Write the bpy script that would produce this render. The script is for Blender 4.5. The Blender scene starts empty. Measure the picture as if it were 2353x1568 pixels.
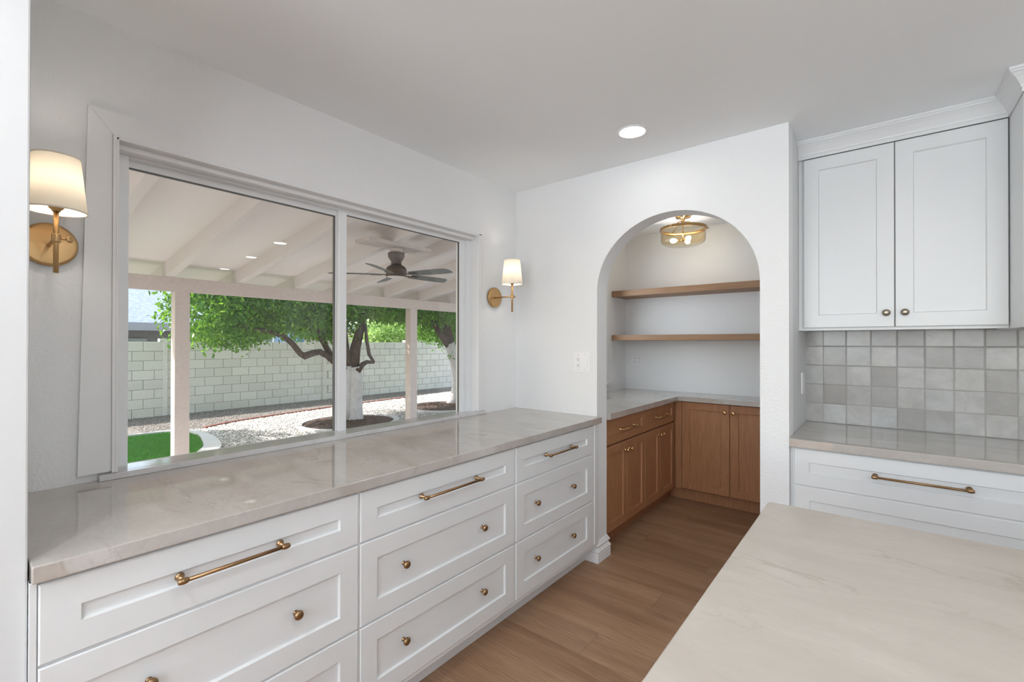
import bpy, bmesh, math, random
import numpy as np
from mathutils import Vector, Matrix, Euler
R = math.radians
sc = bpy.context.scene
COL = sc.collection
random.seed(7)
rng = np.random.default_rng(7)

# ------------------------------------------------------------------ camera
cam_d = bpy.data.cameras.new('camera')
cam = bpy.data.objects.new('camera', cam_d)
COL.objects.link(cam)
cam_d.sensor_width = 36.0
cam_d.lens = 36.0 * 1054.23 / 2353.0
cam_d.clip_start = 0.02
cam_d.clip_end = 300
cam.location = (0, 0, 1.3747)
cam.rotation_euler = (Matrix.Rotation(R(38.75), 3, 'Z') @ Matrix.Rotation(R(90 + 0.2476), 3, 'X') @ Matrix.Rotation(R(0.0728), 3, 'Z')).to_euler()
sc.camera = cam

# ------------------------------------------------------------------ world, sun, exposure
SUN_DIR = Vector((-0.70, -0.92, 0.95)).normalized()      # towards the sun
world = bpy.data.worlds.new('world')
sc.world = world
world.use_nodes = True
wn = world.node_tree
bg = wn.nodes['Background']
sky = wn.nodes.new('ShaderNodeTexSky')
sky.sky_type = 'NISHITA'
sky.sun_disc = False
sky.sun_elevation = math.asin(SUN_DIR.z)
sky.sun_rotation = math.atan2(SUN_DIR.x, SUN_DIR.y)
sky.air_density = 1.0
sky.dust_density = 1.5
sky.ozone_density = 1.0
hz = wn.nodes.new('ShaderNodeMix')                        # thin bright haze over the blue
hz.data_type = 'RGBA'
hz.inputs[0].default_value = 0.45
hz.inputs[7].default_value = (2.6, 2.6, 2.55, 1)
wn.links.new(sky.outputs['Color'], hz.inputs[6])
wn.links.new(hz.outputs[2], bg.inputs['Color'])
bg.inputs['Strength'].default_value = 0.62

sun_d = bpy.data.lights.new('sun', 'SUN')
sun_d.energy = 8.5
sun_d.angle = R(0.6)
sun_d.color = (1.0, 0.965, 0.925)
sun = bpy.data.objects.new('sun', sun_d)
COL.objects.link(sun)
sun.rotation_euler = SUN_DIR.to_track_quat('Z', 'Y').to_euler()
sun.location = (-10, -6, 12)


def area(name, loc, direction, sx, sy, power, color):
    d = bpy.data.lights.new(name, 'AREA')
    d.shape = 'RECTANGLE'
    d.size, d.size_y = sx, sy
    d.energy = power
    d.color = color
    o = bpy.data.objects.new(name, d)
    COL.objects.link(o)
    o.location = loc
    o.rotation_euler = Vector(direction).to_track_quat('-Z', 'Y').to_euler()
    return o


# added fill lights at the unseen windows behind and beside the camera
# (aimed almost straight up, to brighten the ceiling)
DAY_FILL = (0.81, 0.915, 1.0)
area('daylight_fill', (1.6, -3.48, 1.45), (0, 1, 5), 3.1, 1.45, 180, DAY_FILL)
area('daylight_fill', (7.48, 0.2, 1.45), (-1, 0, 5), 2.9, 1.45, 75, DAY_FILL)
area('daylight_fill', (-0.9, -3.48, 1.45), (0, 1, 5), 1.2, 1.45, 130, DAY_FILL)
area('daylight_fill', (-2.005, 3.57, 1.55), (1, 0, -0.2), 0.7, 0.95, 8, DAY_FILL)      # pantry window

sc.view_settings.view_transform = 'Standard'
sc.view_settings.look = 'None'
sc.view_settings.exposure = 0.23
sc.view_settings.gamma = 1.0
sc.view_settings.use_curve_mapping = False
sc.cycles.use_denoising = True
sc.cycles.max_bounces = 14
sc.cycles.diffuse_bounces = 7
sc.cycles.glossy_bounces = 6
sc.cycles.transparent_max_bounces = 24
sc.cycles.sample_clamp_indirect = 6.0
sc.cycles.caustics_reflective = False
sc.cycles.caustics_refractive = False

# ------------------------------------------------------------------ materials
MATS = {}


class NT:
    def __init__(self, name):
        self.m = bpy.data.materials.new(name)
        self.m.use_nodes = True
        self.t = self.m.node_tree
        self.b = self.t.nodes['Principled BSDF']
        MATS[name] = self.m

    def n(self, typ, **kw):
        nd = self.t.nodes.new(typ)
        for k, v in kw.items():
            if k.startswith('i_'):
                nd.inputs[k[2:].replace('_', ' ')].default_value = v
            else:
                setattr(nd, k, v)
        return nd

    def l(self, a, b):
        self.t.links.new(a, b)

    def base(self, col, rough=0.5, metal=0.0, spec=0.5):
        self.b.inputs['Base Color'].default_value = (*col, 1)
        self.b.inputs['Roughness'].default_value = rough
        self.b.inputs['Metallic'].default_value = metal
        self.b.inputs['Specular IOR Level'].default_value = spec
        return self

    def coords(self, scale=(1, 1, 1), rnd=False, kind='Object', rot=(0, 0, 0)):
        tc = self.n('ShaderNodeTexCoord')
        mp = self.n('ShaderNodeMapping')
        mp.inputs['Scale'].default_value = scale
        mp.inputs['Rotation'].default_value = rot
        src = tc.outputs[kind]
        if kind == 'World':
            pass
        if rnd:
            oi = self.n('ShaderNodeObjectInfo')
            mul = self.n('ShaderNodeMath', operation='MULTIPLY')
            mul.inputs[1].default_value = 37.0
            self.l(oi.outputs['Random'], mul.inputs[0])
            add = self.n('ShaderNodeVectorMath', operation='ADD')
            self.l(src, add.inputs[0])
            self.l(mul.outputs[0], add.inputs[1])
            src = add.outputs[0]
        self.l(src, mp.inputs['Vector'])
        return mp.outputs['Vector']

    def noise(self, vec, scale, detail=4, rough=0.55, dist=0.0):
        nd = self.n('ShaderNodeTexNoise')
        nd.inputs['Scale'].default_value = scale
        nd.inputs['Detail'].default_value = detail
        nd.inputs['Roughness'].default_value = rough
        nd.inputs['Distortion'].default_value = dist
        if vec is not None:
            self.l(vec, nd.inputs['Vector'])
        return nd.outputs['Fac']

    def ramp(self, fac, stops):
        nd = self.n('ShaderNodeValToRGB')
        e = nd.color_ramp.elements
        while len(e) < len(stops):
            e.new(0.5)
        for el, (p, c) in zip(e, stops):
            el.position = p
            el.color = (*c, 1) if len(c) == 3 else c
        self.l(fac, nd.inputs['Fac'])
        return nd.outputs['Color']

    def mix(self, fac, a, b, mode='MIX'):
        nd = self.n('ShaderNodeMix', data_type='RGBA', blend_type=mode)
        for s, v in ((nd.inputs[0], fac), (nd.inputs[6], a), (nd.inputs[7], b)):
            if hasattr(v, 'links') or hasattr(v, 'is_linked'):
                self.l(v, s)
            elif isinstance(v, (int, float)):
                s.default_value = v
            else:
                s.default_value = (*v, 1)
        return nd.outputs[2]

    def bump(self, h, strength=0.2, dist=0.001):
        nd = self.n('ShaderNodeBump')
        nd.inputs['Strength'].default_value = strength
        nd.inputs['Distance'].default_value = dist
        self.l(h, nd.inputs['Height'])
        self.l(nd.outputs['Normal'], self.b.inputs['Normal'])
        return nd

    def color(self, c):
        self.l(c, self.b.inputs['Base Color'])


def pos_vec(nt, scale=(1, 1, 1)):
    """world position as texture space (rooted in the place)"""
    g = nt.n('ShaderNodeNewGeometry')
    mp = nt.n('ShaderNodeMapping')
    mp.inputs['Scale'].default_value = scale
    nt.l(g.outputs['Position'], mp.inputs['Vector'])
    return mp.outputs['Vector']


# orange-peel wall
m = NT('wall_paint').base((0.84, 0.845, 0.85), 0.55, spec=0.3)
v = pos_vec(m)
h = m.noise(v, 95, 3, 0.55)
m.bump(h, 0.55, 0.004)
m = NT('ceiling_paint').base((0.885, 0.91, 0.93), 0.7, spec=0.2)
m.bump(m.noise(pos_vec(m), 60, 2), 0.1, 0.001)
NT('smooth_wall').base((0.68, 0.685, 0.69), 0.5, spec=0.3)
NT('trim_white').base((0.83, 0.83, 0.835), 0.35, spec=0.4)
NT('cabinet_white').base((0.745, 0.755, 0.76), 0.32, spec=0.45)
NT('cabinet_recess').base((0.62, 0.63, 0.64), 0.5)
NT('vinyl_white').base((0.82, 0.83, 0.84), 0.3, spec=0.5)
NT('gasket_shadow').base((0.12, 0.12, 0.115), 0.6)
NT('plastic_white').base((0.86, 0.86, 0.87), 0.3, spec=0.5)
NT('slot_dark').base((0.05, 0.05, 0.05), 0.6)


def quartz(name, base, rough, vein_amt=1.0):
    m = NT(name).base(base, rough, spec=0.5)
    m.b.inputs['IOR'].default_value = 2.35 if rough < 0.2 else 1.5
    g = m.n('ShaderNodeNewGeometry')
    mp = m.n('ShaderNodeMapping')
    mp.inputs['Rotation'].default_value = (0, 0, R(-12))
    mp.inputs['Scale'].default_value = (1.0, 2.6, 2.0)
    m.l(g.outputs['Position'], mp.inputs['Vector'])
    v = mp.outputs['Vector']
    cloud = m.noise(v, 3.0, 6, 0.6, 0.6)
    fine = m.noise(v, 42, 4, 0.7, 0.3)
    c = m.ramp(cloud, [(0.3, (base[0] * 0.88, base[1] * 0.86, base[2] * 0.84)), (0.7, tuple(min(1, x * 1.06) for x in base))])
    c = m.mix(m.ramp(fine, [(0.40, (0, 0, 0)), (0.75, (0.55, 0.55, 0.55))]), c, tuple(x * 0.86 for x in base))
    # thin veins: zero crossing of a distorted noise
    vn = m.noise(v, 1.7, 7, 0.62, 0.9)
    sub = m.n('ShaderNodeMath', operation='SUBTRACT'); sub.inputs[1].default_value = 0.5
    m.l(vn, sub.inputs[0])
    ab = m.n('ShaderNodeMath', operation='ABSOLUTE'); m.l(sub.outputs[0], ab.inputs[0])
    vr = m.ramp(ab.outputs[0], [(0.0, (1, 1, 1)), (0.016, (0, 0, 0))])
    gate = m.ramp(m.noise(v, 2.3, 3, 0.5), [(0.48, (0, 0, 0)), (0.66, (0.55 * vein_amt,) * 3)])
    mul = m.mix(1.0, vr, gate, 'MULTIPLY')
    c = m.mix(mul, c, (base[0] * 0.62, base[1] * 0.56, base[2] * 0.50))
    m.color(c)
    return m


quartz('quartz_taupe', (0.50, 0.462, 0.43), 0.02)
quartz('quartz_island', (0.49, 0.445, 0.39), 0.32)
quartz('quartz_sill', (0.66, 0.66, 0.67), 0.09, 0.5)


def metal(name, col, rough):
    m = NT(name).base(col, rough, 1.0)
    m.bump(m.noise(m.coords((1, 1, 1)), 160, 2), 0.08, 0.0004)
    return m


metal('antique_bronze', (0.36, 0.225, 0.12), 0.30)
metal('aged_brass', (0.56, 0.36, 0.17), 0.36)
metal('polished_brass', (0.80, 0.56, 0.27), 0.18)
NT('dark_bronze').base((0.10, 0.065, 0.045), 0.45, 0.6)
NT('fan_blade').base((0.12, 0.125, 0.12), 0.5)
NT('pewter').base((0.36, 0.31, 0.25), 0.35, 1.0)

# oak cabinets
m = NT('oak_cabinet').base((0.3, 0.15, 0.08), 0.42, spec=0.4)
v = m.coords((14, 14, 1.1), rnd=True)
g1 = m.noise(v, 5.0, 7, 0.65, 0.35)
c = m.ramp(g1, [(0.25, (0.32, 0.142, 0.068)), (0.55, (0.41, 0.195, 0.095)), (0.8, (0.49, 0.25, 0.13))])
pores = m.noise(m.coords((90, 90, 3), rnd=True), 4, 2, 0.5)
c = m.mix(m.ramp(pores, [(0.62, (0, 0, 0)), (0.72, (0.5, 0.5, 0.5))]), c, (0.19, 0.082, 0.038))
m.color(c)
m.bump(g1, 0.1, 0.001)
m = NT('oak_shelf').base((0.36, 0.2, 0.1), 0.5)
g1 = m.noise(m.coords((1.0, 16, 16), rnd=True), 5.0, 6, 0.6, 0.3)
m.color(m.ramp(g1, [(0.3, (0.27, 0.15, 0.078)), (0.7, (0.37, 0.215, 0.12))]))
NT('toe_dark').base((0.10, 0.055, 0.03), 0.6)

# vinyl planks, grain along local x
m = NT('floor_plank').base((0.3, 0.18, 0.1), 0.48, spec=0.35)
oi = m.n('ShaderNodeObjectInfo')
v = m.coords((0.9, 9.0, 9.0), rnd=True)
warp = m.noise(v, 0.9, 3, 0.5, 0.2)
addv = m.n('ShaderNodeVectorMath', operation='ADD')
sclv = m.n('ShaderNodeVectorMath', operation='SCALE'); sclv.inputs['Scale'].default_value = 1.1
cmb = m.n('ShaderNodeCombineXYZ'); m.l(warp, cmb.inputs[1]); m.l(cmb.outputs[0], sclv.inputs[0])
m.l(v, addv.inputs[0]); m.l(sclv.outputs[0], addv.inputs[1])
wv = m.n('ShaderNodeTexWave', wave_type='BANDS', bands_direction='Y', wave_profile='SAW')
wv.inputs['Scale'].default_value = 2.6; wv.inputs['Distortion'].default_value = 5.5
wv.inputs['Detail'].default_value = 3; wv.inputs['Detail Scale'].default_value = 0.9
m.l(addv.outputs[0], wv.inputs['Vector'])
fine = m.noise(m.coords((3, 90, 90), rnd=True), 3, 4, 0.6)
broad = m.noise(v, 1.1, 4, 0.55, 0.4)
c = m.ramp(broad, [(0.28, (0.285, 0.155, 0.085)), (0.5, (0.40, 0.238, 0.14)), (0.75, (0.48, 0.305, 0.19))])
c = m.mix(m.ramp(wv.outputs['Fac'], [(0.0, (0, 0, 0)), (0.80, (0.14, 0.14, 0.14)), (1.0, (0.62, 0.62, 0.62))]), c, (0.16, 0.080, 0.042))
c = m.mix(m.ramp(fine, [(0.35, (0.5, 0.5, 0.5)), (0.62, (0, 0, 0))]), c, (0.21, 0.115, 0.065))
vor = m.n('ShaderNodeTexVoronoi'); vor.inputs['Scale'].default_value = 1.25
m.l(m.coords((1.0, 4.2, 1), rnd=True), vor.inputs['Vector'])
c = m.mix(m.ramp(vor.outputs['Distance'], [(0.0, (0.85, 0.85, 0.85)), (0.05, (0.5, 0.5, 0.5)), (0.17, (0, 0, 0))]), c, (0.07, 0.033, 0.018))
tint = m.ramp(oi.outputs['Random'], [(0.0, (0.94, 0.94, 0.94)), (1.0, (1.07, 1.06, 1.05))])
m.color(m.mix(1.0, c, tint, 'MULTIPLY'))
m.bump(fine, 0.12, 0.0006)
NT('floor_base').base((0.2, 0.11, 0.06), 0.6)

# zellige tile
m = NT('zellige').base((0.5, 0.49, 0.47), 0.2, spec=0.35)
oi = m.n('ShaderNodeObjectInfo')
cl = m.noise(m.coords((1, 1, 1), rnd=True), 14, 5, 0.6, 0.5)
c1 = m.ramp(oi.outputs['Random'], [(0.0, (0.34, 0.325, 0.31)), (0.3, (0.44, 0.43, 0.415)), (0.6, (0.50, 0.485, 0.465)), (0.85, (0.50, 0.505, 0.50)), (1.0, (0.40, 0.39, 0.38))])
c = m.mix(m.ramp(cl, [(0.35, (0.42, 0.42, 0.42)), (0.65, (0, 0, 0))]), c1, (0.30, 0.285, 0.27))
m.color(c)
wob = m.noise(m.coords((1, 1, 1), rnd=True), 26, 3, 0.6)
m.bump(wob, 0.3, 0.003)
NT('grout').base((0.38, 0.37, 0.35), 0.9)

# lamp shade and bulbs
m = NT('lamp_shade')
t = m.t
t.nodes.remove(m.b)
out = t.nodes['Material Output']
dif = m.n('ShaderNodeBsdfDiffuse'); dif.inputs['Color'].default_value = (0.86, 0.80, 0.70, 1)
trl = m.n('ShaderNodeBsdfTranslucent')
wvx = m.noise(m.coords((90, 90, 12)), 4, 2)
tcol = m.ramp(wvx, [(0.35, (0.86, 0.74, 0.56)), (0.65, (0.93, 0.82, 0.64))])
m.l(tcol, trl.inputs['Color'])
mx = m.n('ShaderNodeMixShader'); mx.inputs[0].default_value = 0.13
m.l(dif.outputs[0], mx.inputs[1]); m.l(trl.outputs[0], mx.inputs[2]); m.l(mx.outputs[0], out.inputs['Surface'])


def emission(name, col, st):
    m = NT(name)
    m.t.nodes.remove(m.b)
    e = m.n('ShaderNodeEmission')
    e.inputs['Color'].default_value = (*col, 1)
    e.inputs['Strength'].default_value = st
    m.l(e.outputs[0], m.t.nodes['Material Output'].inputs['Surface'])


emission('bulb_glow', (1.0, 0.93, 0.83), 50)
emission('sconce_bulb', (1.0, 0.90, 0.78), 80)
emission('downlight_glow', (0.96, 0.98, 1.0), 185)
emission('downlight_dim', (1.0, 0.98, 0.95), 26)


def thin_glass(name, tint, reflect=1.0, ior=1.5):
    m = NT(name)
    m.t.nodes.remove(m.b)
    tr = m.n('ShaderNodeBsdfTransparent'); tr.inputs['Color'].default_value = (*tint, 1)
    gl = m.n('ShaderNodeBsdfGlossy'); gl.inputs['Roughness'].default_value = 0.0
    # Schlick reflectance, the same from both sides of the sheet
    lw = m.n('ShaderNodeLayerWeight'); lw.inputs['Blend'].default_value = 0.5
    pw = m.n('ShaderNodeMath', operation='POWER'); pw.inputs[1].default_value = 5.0
    m.l(lw.outputs['Facing'], pw.inputs[0])
    ml = m.n('ShaderNodeMath', operation='MULTIPLY_ADD'); ml.inputs[1].default_value = 0.96 * reflect; ml.inputs[2].default_value = 0.04 * reflect
    m.l(pw.outputs[0], ml.inputs[0])
    mx = m.n('ShaderNodeMixShader')
    m.l(ml.outputs[0], mx.inputs[0]); m.l(tr.outputs[0], mx.inputs[1]); m.l(gl.outputs[0], mx.inputs[2])
    m.l(mx.outputs[0], m.t.nodes['Material Output'].inputs['Surface'])


thin_glass('window_glass', (0.985, 0.99, 0.985))
thin_glass('champagne_glass', (0.93, 0.85, 0.68), 1.6)

# exterior
m = NT('patio_paint').base((0.62, 0.52, 0.46), 0.6)
h = m.noise(pos_vec(m, (1, 1, 1)), 24, 4)
m.color(m.ramp(h, [(0.3, (0.57, 0.48, 0.44)), (0.7, (0.63, 0.54, 0.495))]))
m.bump(m.noise(pos_vec(m, (0.4, 6, 6)), 20, 4), 0.15, 0.002)
NT('rafter_shade_paint').base((0.71, 0.645, 0.62), 0.65)  # deck colour darkened to put the shading of the rafter sides into the paint
NT('deck_paint').base((0.80, 0.735, 0.715), 0.65)
m = NT('block_face').base((0.5, 0.5, 0.44), 0.9)
oi = m.n('ShaderNodeObjectInfo')
sp = m.noise(pos_vec(m), 70, 4, 0.7)
c = m.ramp(sp, [(0.32, (0.60, 0.57, 0.53)), (0.6, (0.80, 0.765, 0.72))])
m.color(m.mix(1.0, c, m.ramp(oi.outputs['Random'], [(0, (0.93, 0.93, 0.93)), (1, (1.05, 1.05, 1.05))]), 'MULTIPLY'))
m.bump(sp, 0.6, 0.006)
NT('mortar').base((0.36, 0.36, 0.32), 0.95)
m = NT('gravel_ground').base((0.5, 0.48, 0.45), 0.95)
vo = m.n('ShaderNodeTexVoronoi'); vo.inputs['Scale'].default_value = 34
m.l(pos_vec(m), vo.inputs['Vector'])
c = m.ramp(vo.outputs['Distance'], [(0.0, (0.66, 0.63, 0.59)), (0.4, (0.48, 0.45, 0.42)), (0.62, (0.15, 0.135, 0.125))])
m.color(m.mix(0.22, c, vo.outputs['Color'], 'MULTIPLY'))
m.bump(vo.outputs['Distance'], -1.0, 0.02)
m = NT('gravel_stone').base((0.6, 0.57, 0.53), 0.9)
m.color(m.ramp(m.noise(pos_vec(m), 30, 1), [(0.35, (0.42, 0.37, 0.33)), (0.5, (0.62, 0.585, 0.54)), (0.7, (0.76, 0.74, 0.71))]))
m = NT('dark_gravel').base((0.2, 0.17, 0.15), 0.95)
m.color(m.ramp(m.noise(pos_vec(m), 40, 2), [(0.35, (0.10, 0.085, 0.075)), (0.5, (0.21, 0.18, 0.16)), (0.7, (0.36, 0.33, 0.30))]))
m = NT('mulch').base((0.12, 0.075, 0.05), 0.95)
s = m.noise(pos_vec(m), 16, 6, 0.75)
m.color(m.ramp(s, [(0.3, (0.045, 0.027, 0.02)), (0.55, (0.125, 0.078, 0.055)), (0.75, (0.27, 0.18, 0.12))]))
m.bump(s, 1.0, 0.03)
NT('concrete').base((0.60, 0.58, 0.56), 0.85)
NT('red_edging').base((0.25, 0.10, 0.075), 0.9)
NT('turf_ground').base((0.05, 0.17, 0.02), 0.9)


def leafmat(name, cols, tr_col, tr=0.45):
    m = NT(name)
    g = m.n('ShaderNodeNewGeometry')
    rnd = g.outputs['Random Per Island']
    col = m.ramp(rnd, [(i / (len(cols) - 1), c) for i, c in enumerate(cols)])
    m.base(cols[0], 0.4, spec=0.5)
    m.color(col)
    t = m.n('ShaderNodeBsdfTranslucent'); t.inputs['Color'].default_value = (*tr_col, 1)
    mx = m.n('ShaderNodeMixShader'); mx.inputs[0].default_value = tr
    m.l(m.b.outputs[0], mx.inputs[1]); m.l(t.outputs[0], mx.inputs[2])
    m.l(mx.outputs[0], m.t.nodes['Material Output'].inputs['Surface'])


leafmat('citrus_leaf', [(0.022, 0.075, 0.010), (0.045, 0.14, 0.016), (0.085, 0.22, 0.022), (0.24, 0.38, 0.05)], (0.30, 0.60, 0.04), 0.38)
leafmat('hedge_leaf', [(0.12, 0.22, 0.05), (0.25, 0.38, 0.10), (0.40, 0.50, 0.20)], (0.45, 0.68, 0.16), 0.4)
leafmat('turf_blade', [(0.03, 0.13, 0.015), (0.06, 0.21, 0.025), (0.12, 0.31, 0.05)], (0.16, 0.55, 0.05), 0.35)
m = NT('bark').base((0.12, 0.08, 0.06), 0.95)
s = m.noise(m.coords((1, 1, 0.35)), 26, 5, 0.7)
m.color(m.ramp(s, [(0.3, (0.035, 0.024, 0.019)), (0.7, (0.17, 0.115, 0.085))]))
m.bump(s, 1.0, 0.02)
m = NT('bark_whitewash').base((0.62, 0.58, 0.55), 0.9)
s = m.noise(m.coords((1, 1, 0.5)), 18, 5, 0.7)
m.color(m.ramp(s, [(0.27, (0.22, 0.18, 0.16)), (0.36, (0.55, 0.52, 0.50)), (0.7, (0.68, 0.65, 0.63))]))
m.bump(s, 0.8, 0.015)
m = NT('shingle').base((0.36, 0.40, 0.48), 0.9)  # grey shingles with a pale blue reflection put into their colour
s = m.noise(pos_vec(m, (1, 1, 3)), 9, 5, 0.7)
m.color(m.ramp(s, [(0.3, (0.17, 0.21, 0.30)), (0.7, (0.34, 0.39, 0.50))]))
NT('fascia_grey').base((0.30, 0.30, 0.32), 0.7)
NT('stucco_grey').base((0.24, 0.235, 0.235), 0.9)
NT('stucco_blue').base((0.33, 0.44, 0.66), 0.85)
NT('siding_pink').base((0.66, 0.50, 0.47), 0.85)
m = NT('far_glass').base((0.20, 0.24, 0.24), 0.08, spec=0.8)
NT('far_glass_blue').base((0.10, 0.25, 0.33), 0.08, spec=0.8)
NT('soil').base((0.20, 0.16, 0.12), 0.95)
NT('stucco_house').base((0.56, 0.50, 0.45), 0.9)

# ------------------------------------------------------------------ mesh helpers
WPOS = {}


def _wpos(o):
    return WPOS.get(o, Vector((0, 0, 0))) if o else Vector((0, 0, 0))


def empty(name, loc, label, cat, group=None):
    o = bpy.data.objects.new(name, None)
    o.empty_display_size = 0.1
    COL.objects.link(o)
    o.location = loc
    WPOS[o] = Vector(loc)
    tag(o, label, cat, group)
    return o


def tag(o, label=None, cat=None, group=None, kind=None):
    if label: o['label'] = label
    if cat: o['category'] = cat
    if group: o['group'] = group
    if kind: o['kind'] = kind
    return o


def link_mesh(name, me, parent, wloc, rot=(0, 0, 0)):
    o = bpy.data.objects.new(name, me)
    COL.objects.link(o)
    o.location = Vector(wloc) - _wpos(parent)
    o.rotation_euler = rot
    if parent: o.parent = parent
    WPOS[o] = Vector(wloc)
    return o


class MB:
    """collects pieces in world coordinates, then links them as one object"""

    def __init__(self):
        self.bm = bmesh.new()

    def _merge(self, bm2, smooth=False):
        me = bpy.data.meshes.new('tmp')
        if smooth:
            for f in bm2.faces: f.smooth = True
        bm2.to_mesh(me); bm2.free()
        self.bm.from_mesh(me)
        bpy.data.meshes.remove(me)

    def box(self, x0, x1, y0, y1, z0, z1, bev=0.0, seg=2):
        b = bmesh.new()
        bmesh.ops.create_cube(b, size=1)
        sx, sy, sz = abs(x1 - x0), abs(y1 - y0), abs(z1 - z0)
        for v in b.verts:
            v.co = Vector(((x0 + x1) / 2 + v.co.x * sx, (y0 + y1) / 2 + v.co.y * sy, (z0 + z1) / 2 + v.co.z * sz))
        if bev:
            bmesh.ops.bevel(b, geom=b.edges[:], offset=bev, segments=seg, affect='EDGES', profile=0.5)
        self._merge(b)
        return self

    def poly(self, verts, faces, smooth=False):
        vs = [self.bm.verts.new(v) for v in verts]
        for f in faces:
            fc = self.bm.faces.new([vs[i] for i in f])
            fc.smooth = smooth
        return self

    def lathe(self, prof, center=(0, 0, 0), axis=(0, 0, 1), seg=32, cap=True):
        """prof: list of (r, h) along axis"""
        q = Vector((0, 0, 1)).rotation_difference(Vector(axis).normalized())
        c = Vector(center)
        rings = []
        for r, h in prof:
            if r < 1e-6:
                rings.append([self.bm.verts.new(c + q @ Vector((0, 0, h)))])
            else:
                rings.append([self.bm.verts.new(c + q @ Vector((r * math.cos(2 * math.pi * i / seg), r * math.sin(2 * math.pi * i / seg), h))) for i in range(seg)])
        for a, b in zip(rings, rings[1:]):
            for i in range(seg):
                j = (i + 1) % seg
                if len(a) == 1 and len(b) == 1: continue
                if len(a) == 1: f = self.bm.faces.new((a[0], b[j], b[i]))
                elif len(b) == 1: f = self.bm.faces.new((a[i], a[j], b[0]))
                else: f = self.bm.faces.new((a[i], a[j], b[j], b[i]))
                f.smooth = True
        if cap:
            if len(rings[0]) > 1: self.bm.faces.new(list(reversed(rings[0])))
            if len(rings[-1]) > 1: self.bm.faces.new(rings[-1])
        return self

    def tube(self, pts, rad, seg=12, cap=True):
        pts = [Vector(p) for p in pts]
        n = len(pts)
        rads = rad if isinstance(rad, (list, tuple)) else [rad] * n
        rings = []
        up = Vector((0, 0, 1))
        prev = None
        for i, p in enumerate(pts):
            t = (pts[min(i + 1, n - 1)] - pts[max(i - 1, 0)]).normalized()
            if prev is None:
                a = t.cross(up) if abs(t.dot(up)) < 0.95 else t.cross(Vector((1, 0, 0)))
            else:
                a = prev - t * prev.dot(t)
            a.normalize(); prev = a
            b = t.cross(a)
            rings.append([self.bm.verts.new(p + (a * math.cos(2 * math.pi * k / seg) + b * math.sin(2 * math.pi * k / seg)) * rads[i]) for k in range(seg)])
        for A, B in zip(rings, rings[1:]):
            for i in range(seg):
                j = (i + 1) % seg
                self.bm.faces.new((A[i], A[j], B[j], B[i])).smooth = True
        if cap:
            self.bm.faces.new(list(reversed(rings[0]))); self.bm.faces.new(rings[-1])
        return self

    def build(self, name, mat, parent=None, origin=None):
        bmesh.ops.recalc_face_normals(self.bm, faces=self.bm.faces[:])
        me = bpy.data.meshes.new(name)
        self.bm.to_mesh(me); self.bm.free()
        if isinstance(mat, str): mat = [mat]
        for mm in mat: me.materials.append(MATS[mm])
        n = len(me.vertices)
        co = np.empty(n * 3, dtype=np.float32); me.vertices.foreach_get('co', co)
        co = co.reshape(-1, 3)
        if origin is None:
            origin = co.mean(axis=0) * 0 + (co.min(axis=0) + co.max(axis=0)) / 2
            origin[2] = co[:, 2].min()
        origin = np.array(origin, dtype=np.float32)
        co -= origin
        me.vertices.foreach_set('co', co.ravel())
        me.update()
        return link_mesh(name, me, parent, Vector([float(x) for x in origin]))


def struct(o):
    o['kind'] = 'structure'
    return o


def np_mesh(name, verts, faces, mat, parent=None, wloc=(0, 0, 0), smooth=False):
    """fast mesh from numpy arrays; faces (n,k)"""
    me = bpy.data.meshes.new(name)
    verts = np.asarray(verts, dtype=np.float32); faces = np.asarray(faces, dtype=np.int32)
    k = faces.shape[1]
    me.vertices.add(len(verts)); me.vertices.foreach_set('co', verts.ravel())
    me.loops.add(faces.size); me.loops.foreach_set('vertex_index', faces.ravel())
    me.polygons.add(len(faces))
    me.polygons.foreach_set('loop_start', np.arange(0, faces.size, k, dtype=np.int32))
    me.polygons.foreach_set('loop_total', np.full(len(faces), k, dtype=np.int32))
    if smooth: me.polygons.foreach_set('use_smooth', np.ones(len(faces), dtype=bool))
    me.materials.append(MATS[mat])
    me.update(calc_edges=True)
    return link_mesh(name, me, parent, wloc)


def front(mb, ax, a0, a1, z0, z1, plane, thick, loops, sign):
    """nested rectangular loops making a shaker front. ax: 'Y' (faces +/-X) or 'X' (faces +/-Y)
    plane: coordinate of the outer face; sign: outward direction; loops: (inset, depth behind the face)"""
    rings = []
    for ins, dep in loops:
        p = plane - sign * dep
        pts = [(a0 + ins, z0 + ins), (a1 - ins, z0 + ins), (a1 - ins, z1 - ins), (a0 + ins, z1 - ins)]
        rings.append([mb.bm.verts.new((p, a, z) if ax == 'Y' else (a, p, z)) for a, z in pts])
    mb.bm.faces.new(rings[0]); mb.bm.faces.new(rings[-1])
    for A, B in zip(rings, rings[1:]):
        for i in range(4):
            j = (i + 1) % 4
            mb.bm.faces.new((A[i], A[j], B[j], B[i]))
    return mb


def shaker(name, ax, a0, a1, z0, z1, plane, sign, mat, parent, stile=0.065, thick=0.019):
    loops = [(0, thick), (0, 0.003), (0.003, 0), (stile, 0), (stile + 0.004, 0.0095)]
    mb = MB()
    front(mb, ax, a0, a1, z0, z1, plane, thick, loops, sign)
    return mb.build(name, mat, parent)


# ------------------------------------------------------------------ shared hardware meshes (local +x points out of the front)
def mesh_of(mb, name, mat):
    bmesh.ops.recalc_face_normals(mb.bm, faces=mb.bm.faces[:])
    me = bpy.data.meshes.new(name)
    mb.bm.to_mesh(me); mb.bm.free()
    me.materials.append(MATS[mat])
    return me


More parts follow.
